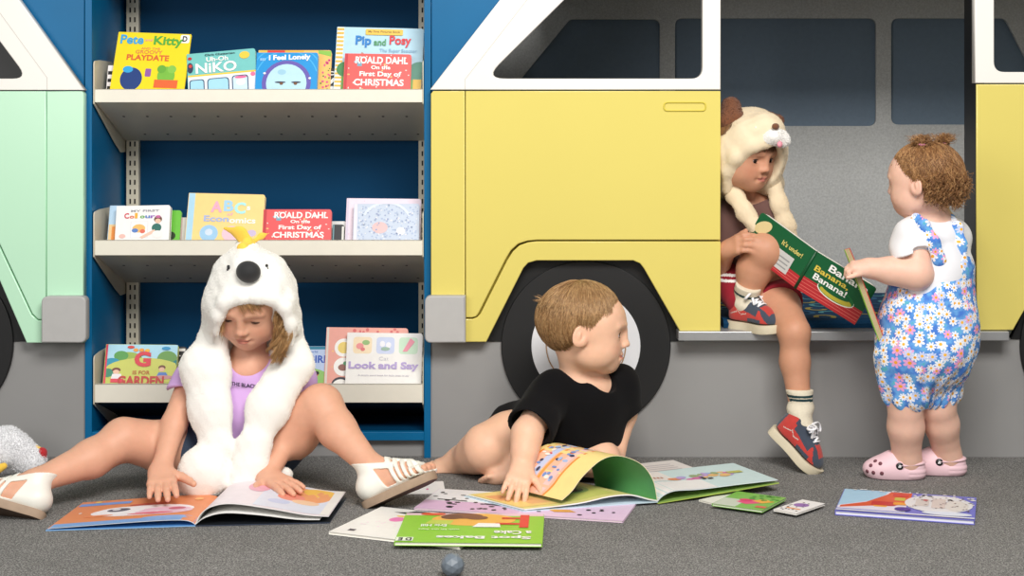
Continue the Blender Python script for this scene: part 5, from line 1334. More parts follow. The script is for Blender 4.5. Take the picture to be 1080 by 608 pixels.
# hair
HG = [hair_mat('honey_hair', (190, 146, 96)), hair_mat('dark_honey_hair', (158, 116, 72)), hair_mat('blond_hair', (212, 172, 120))]
H = Hair(); hl = [(0, .95), (.6, 1.12), (1.1, 1.45), (1.6, 1.75), (PI, 2.1)]
hair_cap(hd, hl, .006, .1, HG[1], H, 3, .003)  # cap in the darker tone imitates shaded depth under the strands
hair_strands(hd, [(0, 1.34), (.4, 1.36), (.8, 1.55), (PI, 2.1)], .022, .1, HG, H, 2600, (.35, .7), .0005, .22, .025, 5, .10, lambda q: (q[:, 1] > 0.15) & (q[:, 2] < .26) & (np.abs(q[:, 0]) < .25), .05)
r_ = np.random.default_rng(5)
def jit(base, sx, sy, sz, n): return np.array([P(base[0] + r_.normal(0, sx), base[1] + r_.normal(0, sy), base[2] + r_.normal(0, sz)) for _ in range(n)])
LK = []
for i in range(26):
    a_ = P(296 + r_.normal(0, 4), 318 + r_.normal(0, 4), -.43 + r_.normal(0, .010)); b_ = P(301 + r_.normal(0, 4.5), 346 + r_.normal(0, 5), -.435 + r_.normal(0, .010)); c_ = P(292 + r_.normal(0, 5), 374 + r_.normal(0, 7), -.428 + r_.normal(0, .010))
    LK.append((a_, b_, c_, r_.uniform(.004, .0075), r_.uniform(1.2, 2.3)))
locks(H, LK, HG, 36, .00045, .0019, 1)
n_ = 70
curls(H, jit((238, 320, -.44), 2, 3, .005, n_), jit((234, 335, -.44), 2, 4, .006, n_), jit((233, 350, -.43), 2, 5, .006, n_), r_.uniform(.001, .003, n_), r_.uniform(.6, 1.6, n_), .0005, HG, 20, 2)
n_ = 220                                                    # wisps falling over the forehead
xs = r_.uniform(249, 291, n_); side = np.where(xs > 270, 1, -1)
def on_face(x, z, lift): x = np.clip(x, -.31, .31); return hd.w(x, hd.front(float(x), float(z)) + lift, z)
m0 = []; e0 = []; q0 = np.array([on_face((x - 264) / 95 * .98, .29, .012) for x in xs])
for x, sd_ in zip(xs, side):
    u = (x - 267) / 95 * .95; dz = r_.uniform(.0, .14); u2 = u + sd_ * r_.uniform(.0, .10); u3 = u2 + sd_ * r_.uniform(.0, .08)
    m0.append(on_face(u2, .26 - dz * .4, .03)); e0.append(on_face(u3, .22 - dz, .014))
curls(H, q0, np.array(m0), np.array(e0), r_.uniform(.0003, .0012, n_), r_.uniform(.4, 1.2, n_), .00042, HG, 14, 6)
H.build('hair', girl)
hd.eyeballs(girl, (92, 70, 54), (0, 0, -.55), (150, 112, 78), (84, 58, 42))
# hood with scarf ends and paws
F = Field(); hC = hd.C
F.ell(P(265, 318, -.345), (.102, .105, .108), None, .02)
F.cone(P(265, 305, -.36), P(262, 264, -.385), .088, .026, .03)
F.cone(P(266, 298, -.37), P(263, 288, -.42), .075, .052, .03)           # brow over the face
F.cone(P(229, 332, -.38), P(227, 360, -.37), .026, .032, .03); F.cone(P(305, 332, -.38), P(305, 360, -.37), .026, .028, .03)
F.cone(P(240, 350, -.32), P(290, 350, -.32), .058, .058, .03)             # back of the neck
F.ell(hd.w(.0, .46, -.24), np.array([.345, .42, .36]) * hd.L, hd.R, .012, 's')
F.ell(hd.w(.0, .30, -.48), np.array([.29, .36, .32]) * hd.L, hd.R, .012, 's')
F.chain([P(228, 352, -.43), P(229, 334, -.450), P(238, 318, -.461), P(255, 312.5, -.468), P(270, 312.5, -.468), P(286, 315, -.462), P(301, 324, -.452), P(307, 342, -.44), P(306, 362, -.43)], [.010, .011, .013, .014, .014, .013, .013, .012, .010], .012)
F.cone(P(247, 302, -.437), P(284, 302, -.437), .030, .030, .02); F.cone(P(239, 288, -.40), P(231, 320, -.412), .031, .026, .03); F.cone(P(288, 284, -.40), P(301, 316, -.412), .031, .026, .03); F.cone(P(234, 316, -.425), P(226, 345, -.405), .020, .016, .015); F.cone(P(300, 318, -.425), P(309, 345, -.405), .020, .016, .015)
scR = [P(226, 352, -.37), P(216, 390, -.385), P(222, 435, -.405), P(228, 472, -.415), P(216, 497, -.425)]
scL = [P(304, 352, -.37), P(307, 388, -.385), P(282, 434, -.405), P(269, 470, -.42), P(263, 497, -.425)]
G_ = Field()
G_.chain(scR, [.034, .050, .043, .034, .050], .02, sq=((.1, 1, .1), .62))
G_.cone(scR[-1], P(206, 510, -.43), .054, .042, .02, sq=((.1, 1, .2), .7))
G_.chain(scL, [.028, .042, .042, .030, .034], .02, sq=((-.1, 1, .1), .62))
G_.cone(scL[-1], P(256, 512, -.43), .036, .034, .02, sq=((0, 1, .2), .7))
G_.cone(P(284, 500, -.39), P(300, 502, -.385), .022, .018, .012)
for Fx in (F, G_): Fx.noise(.0007, 200, 5).noise(.003, 38, 8)
FW = mat('white_plush_fur', (248, 246, 240), rough=0.95, spec=0.1, sheen=0.2, bump=.5, bscale=500)
V, Fc = F.mesh(.003, 1); hood = fur_object('bird_hood', V, Fc, FW, girl, 60000, .0030, .00045, .45, 1)
V, Fc = G_.mesh(.003, 1); fur_object('hood_scarf', V, Fc, FW, hood, 60000, .0030, .00045, .45, 2)
BKP = mat('black_felt_beak', (22, 22, 24), rough=.75, sheen=.2)
mb = MB(); bcz = P(262, 287, -.475); mb.sphere(bcz, (.0265, .022, .0235), BKP, axis_rot((0, 1, 0), .25), 24, 16); mb.build('beak', hood)
for ex, ey, a in ((241.5, 282.5, -.5), (280.5, 281.5, .6)):
    mb = MB(); c = P(ex, ey, -.452); mb.sphere(c, (.0042, .004, .0062), BKP, axis_rot((0, 1, 0), a), 12, 8); mb.sphere(c + np.array([.003 if a > 0 else -.002, -.001, -.004]), (.003, .003, .003), BKP, None, 10, 8); mb.build('eye_patch', hood)
YF = mat('yellow_felt_crest', (252, 204, 72), rough=.85, sheen=.2)
def feather(p0, p1, p2, w_, name='crest_feather'):
    F = Field(); F.chain([p0, p1, p2], [w_, w_ * .8, w_ * .25], .01, sq=((0, 1, .3), .4)); V, Fc = F.mesh(.0018, 2); link(name, np_mesh(name, V, Fc, [YF]), hood)
feather(P(262, 258, -.402), P(253, 246, -.405), P(237, 241, -.40), .016)
feather(P(261, 256, -.41), P(256, 262, -.425), P(257, 268, -.44), .012)
feather(P(266, 256, -.395), P(276, 249, -.39), P(284, 246, -.385), .006)

# ------------------------------------------------------------------ BOY on the floor
boy = thing('person', 'boy in black T-shirt lounging on carpet and looking right beside the black wheel', 'person', G(560, 500))
hb = Head(P(618, 348, -.265), (.985, -.10, -.06), (.06, .05, 1), .200)
F = Field(); hb.add(F, lid=1.0, smile=-.004)
F.cone(hb.w(0, -.14, -.26), P(613, 408, -.235), .035, .040, .02)
F.chain([P(617, 420, -.235), P(607, 438, -.215), P(582, 452, -.18), P(562, 462, -.15)], [.068, .076, .078, .080], .02)
sR, sL = P(583, 414, -.275), P(652, 407, -.215)
F.chain([P(612, 408, -.24), sR], [.045, .034], .02); F.chain([P(618, 406, -.23), sL], [.045, .034], .02)
eR, wR_ = P(556, 457, -.385), P(551, 493, -.425)
F.chain([sR, eR, wR_], [.036, .032, .022], .012)
F.cone(kk(eR, wR_, .15), kk(eR, wR_, .55), .033, .030, .012)
hand(F, wR_, G(541, 522, .030) - wR_, (.05, -.75, .6), .108, -1, curl=(.22, .30, .25), spread=.16, thumb=(.7, .0))
eL, wL_ = P(657, 437, -.205), P(648, 478, -.235)
F.chain([sL, eL, wL_], [.036, .031, .023], .012)
hand(F, wL_, G(640, 505) + np.array([0, 0, .012]) - wL_, (.3, -.6, .7), .098, 1, curl=(.3, .4, .3))
hp, kn, an = P(560, 462, -.16), P(514, 473, -.25), P(487, 486, -.165)
F.chain([hp, kk(hp, kn, .5) + np.array([0, 0, .004]), kn], [.072, .064, .052], .02)
F.chain([kn + np.array([-.004, .01, -.004]), kk(kn, an, .5), an], [.048, .038, .030], .03)
foot(F, an + np.array([-.002, 0, .004]), (-1, .02, -.06), (.0, -.55, .85), .122, -1, ra=.029, fat=1.35)
hp2, kn2, an2 = P(585, 474, -.17), P(634, 484, -.275), P(545, 490, -.262)
F.chain([hp2, kk(hp2, kn2, .5), kn2], [.062, .050, .041], .02); F.chain([kn2, kk(kn2, an2, .5), an2], [.038, .034, .026], .015)
foot(F, an2, (-1, -.05, -.05), (.0, .5, .85), .115, 1, ra=.026, fat=1.2)
make_body('boy', F, .0023, hb, SK_B, boy, lips=lin((206, 128, 112)), brow=lin((172, 136, 104)))
BT = mat('black_cotton', (15, 14, 16), rough=.9, spec=.12, sheen=.03, vary=.08, vscale=30)
F = Field()
sleeves(F, [(sR, eR, .90, .050, .055), (sL, eL, .86, .046, .046)])
F.chain([P(617, 424, -.236), P(607, 438, -.218), P(582, 451, -.185), P(560, 457, -.155), P(541, 446, -.14)], [.079, .089, .088, .080, .045], .02)
F.chain([P(612, 409, -.24), sR], [.052, .048], .02); F.chain([P(618, 407, -.23), sL], [.052, .046], .02)
F.chain([P(545, 442, -.14), P(530, 440, -.13), P(519, 444, -.13)], [.030, .018, .007], .015)
F.cone(P(628, 424, -.235), P(626, 456, -.225), .074, .068, .03)
F.noise(.0035, 60, 3, (1.2, 1, .7))
F.plane(P(0, 476, -.25), (0, .05, -1))
F.cone(hb.w(.0, -.10, -.30), P(618, 403, -.245), .046, .045, .008, 's')
F.cone(P(620, 400, -.25), P(638, 402, -.285), .036, .03, .008, 's')
garment('tshirt', F, .0026, BT, boy)
F = Field(); F.ell(P(562, 466, -.155), (.088, .086, .075), None, .01); F.cone(hp, kk(hp, kn, .12), .079, .074, .02); F.cone(hp2, kk(hp2, kn2, .5), .076, .068, .02)
F.plane((0, 0, .0015), (0, 0, -1)).plane(P(563, 0, -.15), (-1, .3, .2))
garment('shorts', F, .003, mat('dark_shorts_cloth', (44, 42, 46), rough=.9, vary=.1), boy)
HBm = [hair_mat('light_brown_hair', (172, 134, 92)), hair_mat('mid_brown_hair', (150, 112, 72)), hair_mat('sandy_hair', (192, 154, 108))]
hlb = [(0, 1.12), (.45, 1.26), (.85, 1.50), (1.15, 1.60), (1.35, 1.68), (1.45, 1.60), (1.75, 1.60), (1.95, 2.02), (2.2, 2.16), (PI, 2.22)]
H = Hair(); hair_cap(hb, hlb, .05, .22, HBm[1], H, 1, .006)  # darker cap colour stands in for shade between the strands
hair_strands(hb, hlb, .054, .22, HBm, H, 7500, (.3, .6), .00062, .07, .014, 2, .05, swirl=.10)
r_ = np.random.default_rng(3); n_ = 14
a0 = np.array([hb.w(r_.uniform(-.12, .12), -.51 + r_.uniform(-.02, .05), .28 + r_.uniform(-.03, .04)) for _ in range(n_)]); c0 = a0 + np.stack([-r_.uniform(.012, .022, n_), np.zeros(n_), r_.uniform(-.004, .012, n_)], 1)
curls(H, a0, (a0 + c0) / 2 + np.array([0, 0, .004]), c0, r_.uniform(.0, .001, n_), r_.uniform(.3, .8, n_), .0006, HBm, 12, 3)
H.build('hair', boy)
hb.eyeballs(boy, (84, 62, 46), (0, 0, 0), (150, 112, 76), (70, 48, 36))
# ------------------------------------------------------------------ BOY on the bench in the dog hood
dog = thing('person', 'boy in cream puppy hood sitting on the van bench with an open green book', 'person', P(800, 350, 0.1))
hk = Head(P(783, 161.5, .02), (.62, -.75, -.20), (.10, -.14, .98), .180)
F = Field(); hk.add(F, lid=.92, smile=-.012)
F.cone(hk.w(0, -.12, -.24), P(789, 222, .09), .033, .040, .02)
F.chain([P(793, 232, .10), P(793, 262, .12), P(795, 292, .14)], [.070, .078, .082], .02)
sR, sL = P(772, 232, .08), P(809, 230, .125)
F.chain([P(788, 224, .09), sR], [.045, .034], .02); F.chain([P(800, 224, .10), sL], [.045, .034], .02)
eR, wR_ = P(756, 286, .06), P(767, 264, -.022)
F.chain([sR, eR, wR_], [.034, .029, .021], .012)
hand(F, wR_, P(786, 255, -.078) - wR_, (-.2, -.90, .40), .096, -1, curl=(.25, .65, .5), spread=.10, thumb=(.35, .1))
eL, wL_ = P(822, 274, .10), P(834, 286, .03)
F.chain([sL, eL, wL_], [.034, .028, .020], .012)
hand(F, wL_, P(850, 292, -.03) - wL_, (-.3, .5, .6), .090, -1, curl=(.4, .5, .5))
hpR, knR, anR = P(799, 292, .13), P(808, 264, -.045), P(786, 316, -.010)
F.chain([hpR, kk(hpR, knR, .5), knR], [.060, .053, .043], .02)
F.chain([knR + np.array([-.003, .004, -.004]), kk(knR, anR, .42) + np.array([-.006, .012, 0]), anR], [.040, .041, .026], .015)
hpL, knL, anL = P(806, 300, .11), P(838, 350, -.105), P(844, 432, -.125)
F.chain([hpL, kk(hpL, knL, .5), knL], [.062, .050, .037], .02)
F.chain([knL + np.array([0, .004, -.008]), kk(knL, anL, .40) + np.array([-.003, .008, 0]), anL], [.035, .034, .0245], .015)
make_body('boy', F, .0023, hk, SK_H, dog, lips=lin((186, 112, 100)), brow=lin((124, 88, 62)))
hk.eyeballs(dog, (60, 44, 34), (.15, 0, -.2), (110, 76, 52), (50, 34, 28))
BRN = mat('brown_cotton', (112, 82, 76), rough=.9, spec=.15, vary=.05, vscale=40, sheen=.1)
F = Field(); sleeves(F, [(sR, eR, .72, .046, .048), (sL, eL, .55, .046, .047)])
F.chain([P(793, 234, .10), P(793, 262, .12), P(795, 296, .14)], [.080, .090, .092], .02)
F.chain([P(788, 226, .09), sR], [.052, .047], .02); F.chain([P(800, 226, .10), sL], [.052, .047], .02)
F.noise(.0035, 55, 6).plane(P(0, 296, .1), (0, 0, -1))
F.cone(hk.w(0, -.1, -.30), P(794, 212, .08), .045, .044, .006, 's')
garment('tshirt', F, .0026, BRN, dog)
RED = mat('dark_red_cotton', (146, 28, 44), rough=.85, spec=.2, vary=.06, vscale=40, sheen=.1); WST = mat('white_stripe', (240, 236, 232), rough=.8)
F = Field(); sleeves(F, [(hpR, knR, .46, .070, .066), (hpL, knL, .50, .070, .062)])
F.ell(P(794, 298, .125), (.095, .09, .062), None, .01)
F.cone(P(770, 300, .05), P(778, 318, .0), .05, .03, .02)
F.noise(.003, 60, 3).plane((0, 0, CT + .0015), (0, 0, -1))
wst = P(770, 291, 0)
garment('shorts', F, .0028, [RED, WST], dog, midx=lambda c: ((c[:, 0] < P(779, 0, .06)[0]) & ((np.abs(c[:, 2] - wst[2] - .0) < .0035) | (np.abs(c[:, 2] - wst[2] + .013) < .0035))).astype(int))
# socks
SOC = mat('cream_rib_sock', (228, 218, 196), rough=.95, spec=.1, bump=.5, bscale=600, vary=.05, vscale=200); STR = mat('dark_green_stripe', (30, 62, 66), rough=.9)
def sock(a, b, ra, rb, stripes, ankle=None):
    F = Field(); F.cone(a, b, ra, rb, .01)
    if ankle is not None: F.cone(b, ankle, rb, rb * .97, .008)
    F.noise(.0022, 150, 2, (.3, .3, 1.6)); d = nrm(b - a); F.plane(a, -d)
    garment('sock', F, .002, [SOC, STR], dog, midx=lambda c: sum(((np.abs((c - a) @ d - s0) < w0) for s0, w0 in stripes)).astype(int))
sock(P(790, 301, -.03), P(786, 318, -.010), .0315, .030, [(.020, .0032)], P(787, 328, -.012))
sock(P(844, 411, -.122), P(844, 432, -.125), .0315, .0285, [(.0145, .0030), (.0235, .0030)], P(845, 447, -.135))
# sneakers
NAV = mat('navy_suede', (58, 68, 84), rough=.9, sheen=.2, vary=.08, vscale=80); RS = mat('red_suede', (192, 54, 46), rough=.85, sheen=.2, vary=.08, vscale=80); CRM = mat('cream_rubber', (228, 216, 188), rough=.55, vary=.04, vscale=40); LACE = mat('white_lace', (244, 243, 246), rough=.8); STC = mat('pale_stitching', (206, 186, 176), rough=.8)
def sneaker(ff, L):
    mb = MB(); sole(mb, ff, L, -.40 * L - .012, -.34 * L, CRM, .004, .05)
    root = mb.build('sneaker', dog)
    F = Field()
    F.cone(ff.w(-.10 * L, 0, -.24 * L), ff.w(-.09 * L, 0, .06 * L), .155 * L, .150 * L, .02)
    F.cone(ff.w(0, 0, -.22 * L), ff.w(.42 * L, 0, -.27 * L), .17 * L, .17 * L, .03, sq=(ff.s, 1.05))
    F.cone(ff.w(.0, 0, -.02 * L), ff.w(.36 * L, 0, -.17 * L), .14 * L, .115 * L, .03)
    F.ell(ff.w(.50 * L, 0, -.275 * L), np.array([.215, .185, .125]) * L, ff.R(), .02)
    def cut(D, X, Y, Z):
        a, b, c = ff.coords(X, Y, Z)
        D = np.maximum(D, -.31 * L - c)
        D = np.maximum(D, c - (.10 * L - .25 * a))
        top = np.sqrt((a + .02 * L) ** 2 + b ** 2) - .118 * L
        return np.maximum(D, -np.maximum(top, .02 * L - c - .15 * a))
    F.func(cut); V, Fc = F.mesh(.0019, 1)
    q = ff.loc(V[Fc].mean(1)) / L
    mi = np.zeros(len(q), int)
    a, b, c = q.T
    toe = (a > .53 - .9 * (c + .20)) & (a > .40)
    toep = (a > .40) & (c > -.245 - .0) & (np.abs(b) < .115) & (a < .62)
    lace = (a > .02) & (a < .44) & (np.abs(b) < .105 - .02 * a)
    lace |= (a > .03) & (a < .42) & (c > -.09 - .28 * a)
    rim = (c > -.02 - .2 * a) & (a > -.02)
    heel = (a < -.205) & (c < .2)
    low = (a > .22) & (c < -.245 - .0 + .0) & (a < .5)
    mi[toe | lace | heel | rim | low] = 1
    mi[toep & ~lace] = 0
    zig = (np.abs(c + .17 - .35 * (a + .02)) < .008) & (a > -.12) & (a < .02) | (np.abs(c + .155 + .9 * (a - .05)) < .008) & (a > .02) & (a < .10) | (np.abs(c + .20 - .2 * (a - .1)) < .008) & (a > .10) & (a < .20)
    mi[zig & (np.abs(b) > .1)] = 2
    link('upper', np_mesh('upper', V, Fc, [RS, NAV, STC], mi), root)
    tg = MB()
    tg.tube([ff.w(.10 * L, 0, -.005 * L), ff.w(.28 * L, 0, -.085 * L), ff.w(.40 * L, 0, -.135 * L)], [.011, .012, .010], NAV, 8, flat=.35)
    tg.build('tongue', root)
    from mathutils.bvhtree import BVHTree
    bv = BVHTree.FromPolygons([Vector(v) for v in V], [tuple(map(int, f)) for f in Fc])
    def on(a, b, lift=.002):
        o = ff.w(a * L, b * L, .25 * L); hit = bv.ray_cast(Vector(o), Vector(-ff.u))
        return (np.array(hit[0]) if hit[0] is not None else ff.w(a * L, b * L, -.1 * L)) + ff.u * lift
    lc = MB()
    for i in range(4):
        a0 = .16 + .075 * i
        lc.tube([on(a0 - .01, -.115, .001), on(a0 + .01, -.06), on(a0 + .02, 0, .003), on(a0 + .01, .06), on(a0 - .01, .115, .001)], .0036, LACE, 6, flat=.55)
        if i: lc.tube([on(a0 - .075, -.09, .003), on(a0 - .03, 0, .004), on(a0 - .01, .09, .003)], .0032, LACE, 6, flat=.55)
    kn_ = on(.15, 0, .006)
    for sg in (-1, 1):                                     # bow loops and ends
        lp = [kn_]
        for t in np.linspace(0.1, .9, 9):
            th = t * 2 * PI; r_l = math.sin(th / 2)
            lp.append(kn_ + ff.f * (.05 * math.sin(th) * sg + .09 * r_l) * L + ff.s * sg * (.24 * r_l) * L + ff.u * (.05 * math.sin(th) + .05 * math.sin(PI * t) - .06 * r_l ** 2) * L)
        lp.append(kn_)
        lc.tube(lp, .0036, LACE, 6, flat=.55)
        lc.tube([kn_, kn_ + ff.f * .09 * L + ff.s * sg * .09 * L, on(.32, sg * .13, .004)], .0034, LACE, 6, flat=.55)
    lc.sphere(kn_, (.006, .006, .005), LACE)
    lc.build('laces', root)
    return root
L_ = .146
ffA = FF(P(785, 317, -.008), (.66, -.74, -.03), (.0, -.04, 1), 1)
ffB = FF(P(845, 446, -.135), (.60, -.42, -.62), (.52, -.16, .80), 1)
sneaker(ffA, L_); sneaker(ffB, L_)
# puppy hood
F = Field()
F.ell(P(788, 160, .05), (.098, .105, .100), None, .02)
F.cone(P(795, 145, .03), P(806, 140, -.03), .072, .050, .03)
F.cone(P(768, 172, .02), P(770, 195, .03), .026, .022, .03); F.cone(P(812, 176, .04), P(815, 198, .05), .022, .022, .02)
F.cone(P(770, 195, .11), P(806, 195, .12), .050, .050, .03)
F.ell(hk.w(.0, .46, -.14), np.array([.30, .42, .37]) * hk.L, hk.R, .012, 's')
F.ell(hk.w(.0, .28, -.45), np.array([.23, .34, .28]) * hk.L, hk.R, .012, 's')
F.chain([P(767, 200, .0), P(768.5, 180, -.026), P(776, 166, -.047), P(791, 154, -.062), P(810, 150, -.068)], [.013, .016, .018, .017, .014], .012)
F.cone(P(765, 160, .0), P(785, 143, -.03), .034, .036, .02); F.cone(P(764, 178, .01), P(766, 196, .03), .026, .022, .015)
F.noise(.0007, 200, 5)
CRF = mat('cream_plush', (240, 222, 190), rough=.95, spec=.1, sheen=.2, bump=.5, bscale=500, vary=.03, vscale=30)
V, Fc = F.mesh(.0028, 1); hood = fur_object('puppy_hood', V, Fc, CRF, dog, 44000, .0028, .00045, .5, 4)
G_ = Field()
G_.chain([P(769, 184, .02), P(775, 206, .0), P(786, 224, -.02), P(797, 240, -.03)], [.022, .019, .019, .019], .015, sq=((.2, 1, .1), .7))
G_.chain([P(815, 192, .04), P(822, 216, .03), P(829, 238, .03), P(834, 260, .04)], [.020, .019, .021, .021], .015, sq=((-.1, 1, .1), .7))
G_.noise(.0007, 200, 6); V, Fc = G_.mesh(.0028, 1); fur_object('hood_scarf', V, Fc, CRF, hood, 30000, .0028, .00045, .5, 5)
WPL = mat('white_muzzle_plush', (246, 244, 240), rough=.9, sheen=.2, bump=.3, bscale=500); BPL = mat('brown_plush', (120, 72, 44), rough=.95, sheen=.2, bump=.5, bscale=500)
fw = hk.R[:, 1]; sd = hk.R[:, 0]
def blobs(name, lst, m, fur=0, parent=None):
    F = Field()
    for it in lst:
        if len(it) == 3: F.ell(it[0], it[1], it[2], .008)
        else: F.cone(*it)
    V, Fc = F.mesh(.002, 1)
    if fur: return fur_object(name, V, Fc, m, parent or hood, fur, .004, .0008, .6, 9)
    return link(name, np_mesh(name, V, Fc, [m]), parent or hood)
mz = P(818, 144, -.062)
Rm = rot_from(np.array([.8, -.6, -.1]), (0.15, -.1, 1))
blobs('muzzle', [(mz, (.036, .024, .021), Rm), (mz + np.array([.016, .004, -.008]), (.018, .020, .018), Rm), (mz + np.array([-.020, -.006, -.006]), (.017, .018, .016), Rm)], WPL, 3000)
blobs('tongue', [(P(822.5, 152.5, -.082), (.009, .006, .008), Rm)], mat('pink_felt', (244, 160, 176), rough=.85))
blobs('nose', [(P(818, 133.5, -.085), (.012, .008, .008), Rm)], BPL, 0)
mb = MB(); mb.sphere(P(795.3, 136, -.062), (.0085, .008, .0085), mat('black_button_eye', (14, 12, 12), rough=.1), None, 16, 12)
mb.sphere(P(797, 134.5, -.071), .0022, mat('white_eye_glint_dot', (240, 240, 240), rough=.3), None, 8, 6); mb.build('button_eye', hood)
blobs('dog_ear', [(P(771, 112, .03), P(776, 126, .0), .020, .022, .01), (P(771, 112, .03), P(766, 128, .0), .020, .020, .01)], BPL, 3500)
blobs('dog_ear', [(P(811, 123, .02), P(821, 127, .0), .012, .011, .008), (P(821, 127, .0), P(823, 131, -.01), .011, .008, .008)], BPL, 1500)
HK = [hair_mat('brown_hair', (134, 98, 66)), hair_mat('dark_brown_hair', (112, 80, 54))]
H = Hair(); hair_cap(hk, [(0, .98), (.6, 1.05), (1.1, 1.4), (PI, 2.0)], .02, .1, HK[0], H, 3, .006)
hair_strands(hk, [(0, 1.46), (.4, 1.44), (.8, 1.5), (PI, 2.0)], .024, .1, HK, H, 2600, (.35, .7), .0005, .10, .02, 5, .06, lambda q: q[:, 1] > 0)
n_ = 420; r_ = np.random.default_rng(9)                        # fringe below the hood rim
xs = r_.uniform(-.30, .26, n_); fr_ = lambda x, z, l: hk.w(x, hk.front(float(np.clip(x, -.31, .31)), float(z)) + l, z)
dz = r_.uniform(.0, .13, n_)
curls(H, np.array([fr_(x, .34, .02) for x in xs]), np.array([fr_(x + .02, .27, .035) for x in xs]), np.array([fr_(x + .05, .22 - d, .016) for x, d in zip(xs, dz)]), r_.uniform(.0002, .0008, n_), r_.uniform(.3, .9, n_), .0005, HK, 12, 6)
H.build('hair', dog)

# held board book, open, covers out
sp_t, sp_b = P(861, 265.5, -.135), P(838.5, 304, -.10)
up_ = sp_t - sp_b; Hb = np.linalg.norm(up_); up_ = up_ / Hb
tl = P(798.5, 232.5, -.045); tr = P(929, 298, -.185)
bk_ = thing('open_board_book', 'open green board book with banana title held by the boy in puppy hood', 'book', sp_b)
GRN = (18, 92, 52); RDB = (186, 44, 50)
def cover_half(name, o, right, W, H, flipu, art, texts, parent):
    """o = lower spine corner, right = direction away from the spine"""
    ex = nrm(right - up_ * (right @ up_)); nz = np.cross(ex, up_) * (-1 if flipu else 1)
    if nz[1] > 0: nz = -nz                                    # towards the camera
    M = np.stack([ex, -nz, up_], 1)
    def tr_(V): return [o + M @ np.array(v) for v in V]
    tmp = MB(); m0 = ink(GRN)
    x_ = lambda u: u * W
    ol = rpoly([(0, 0), (W, 0), (W, H), (0, H)], [.001, .008, .008, .001])
    tmp.prism(ol, 0, .0022, m0)
    y = -.0003
    for a in art:
        tmp.flat([(min(max(u, .004), .996) * W, min(max(v, .004), .996) * H) for u, v in a[0]], y, ink(a[1])); y -= .00012
    for tx in texts: 
        V, F_ = text_mesh(tx[0], tx[3] if len(tx) > 3 else .03); x0, z0, x1, z1 = tx[1]; an = tx[4] if len(tx) > 4 else 0
        pts = []
        for u, v in V:
            uu = (1 - u) if flipu else u
            px__ = x0 + uu * (x1 - x0); pz = z0 + v * (z1 - z0); cx, cz = (x0 + x1) / 2, (z0 + z1) / 2
            dx, dz = (px__ - cx) * W, (pz - cz) * H
            pts.append((cx * W + dx * math.cos(an) - dz * math.sin(an), y, cz * H + dx * math.sin(an) + dz * math.cos(an)))
        tmp.add(pts, F_, ink(tx[2]))
    tmp.v = [tuple(q) for q in tr_(tmp.v)]
    c = tmp.build(name, parent, recalc=False)
    pg = MB(); lm = MATS['leaf_gap']
    for i in range(3):
        y0 = .0026 + i * .0034
        pg.prism(rpoly([(0.002, .001), (W - .002 - i * .004, .001), (W - .002 - i * .004, H - .001), (0.002, H - .001)], [.001, .007, .007, .001]), y0, y0 + .003, PAGE)
    pg.v = [tuple(q) for q in tr_(pg.v)]; pg.build('pages', parent)
    return c
Wf = np.linalg.norm((tr - sp_t) - up_ * ((tr - sp_t) @ up_)); Wk = np.linalg.norm((tl - sp_t) - up_ * ((tl - sp_t) @ up_))
el_ = lambda cx, cy, rx, ry, a=0, n=24: [(cx + rx * math.cos(2 * PI * i / n) * math.cos(a) - ry * math.sin(2 * PI * i / n) * math.sin(a), cy + rx * math.cos(2 * PI * i / n) * math.sin(a) + ry * math.sin(2 * PI * i / n) * math.cos(a)) for i in range(n)]
cover_half('front_cover', sp_b, tr - sp_t, Wf, Hb, False,
   [([(0, 0), (1, 0), (1, .36), (0, .36)], RDB)] + [([(0, v), (1, v), (1, v + .012), (0, v + .012)], (226, 120, 110)) for v in (.07, .14, .22, .30)] +
   [(el_(.55, .36, .30, .17), (236, 236, 220)), (el_(.55, .38, .29, .165), (34, 110, 56)), (el_(.56, .33, .26, .10), (190, 176, 60)), (el_(.53, .42, .24, .10), GRN)],
   [('Banana', (.28, .76, .92, .93), W_, .02), ('Banana,', (.10, .58, .66, .74), (226, 200, 80), .02), ('Banana!', (.14, .42, .68, .57), W_, .02)], bk_)
cover_half('back_cover', sp_b, tl - sp_t, Wk, Hb, True,
   [([(0, 0), (1, 0), (1, .30), (0, .30)], RDB)] + [([(0, v), (1, v), (1, v + .012), (0, v + .012)], (226, 120, 110)) for v in (.07, .14, .22)] + [([(.22, .12), (.62, .12), (.62, .55), (.22, .55)], (206, 204, 200))] + [([(.26, v), (.58, v), (.58, v + .03), (.26, v + .03)], (150, 150, 150)) for v in (.2, .3, .4)] + [(el_(.86, .72, .10, .2, .4), (226, 206, 150))],
   [("It's under!", (.14, .66, .50, .78), (226, 210, 120), .02)], bk_)
mb = MB(); mb.tube([sp_b, sp_t], .004, ink((14, 78, 44)), 10); mb.build('spine', bk_)

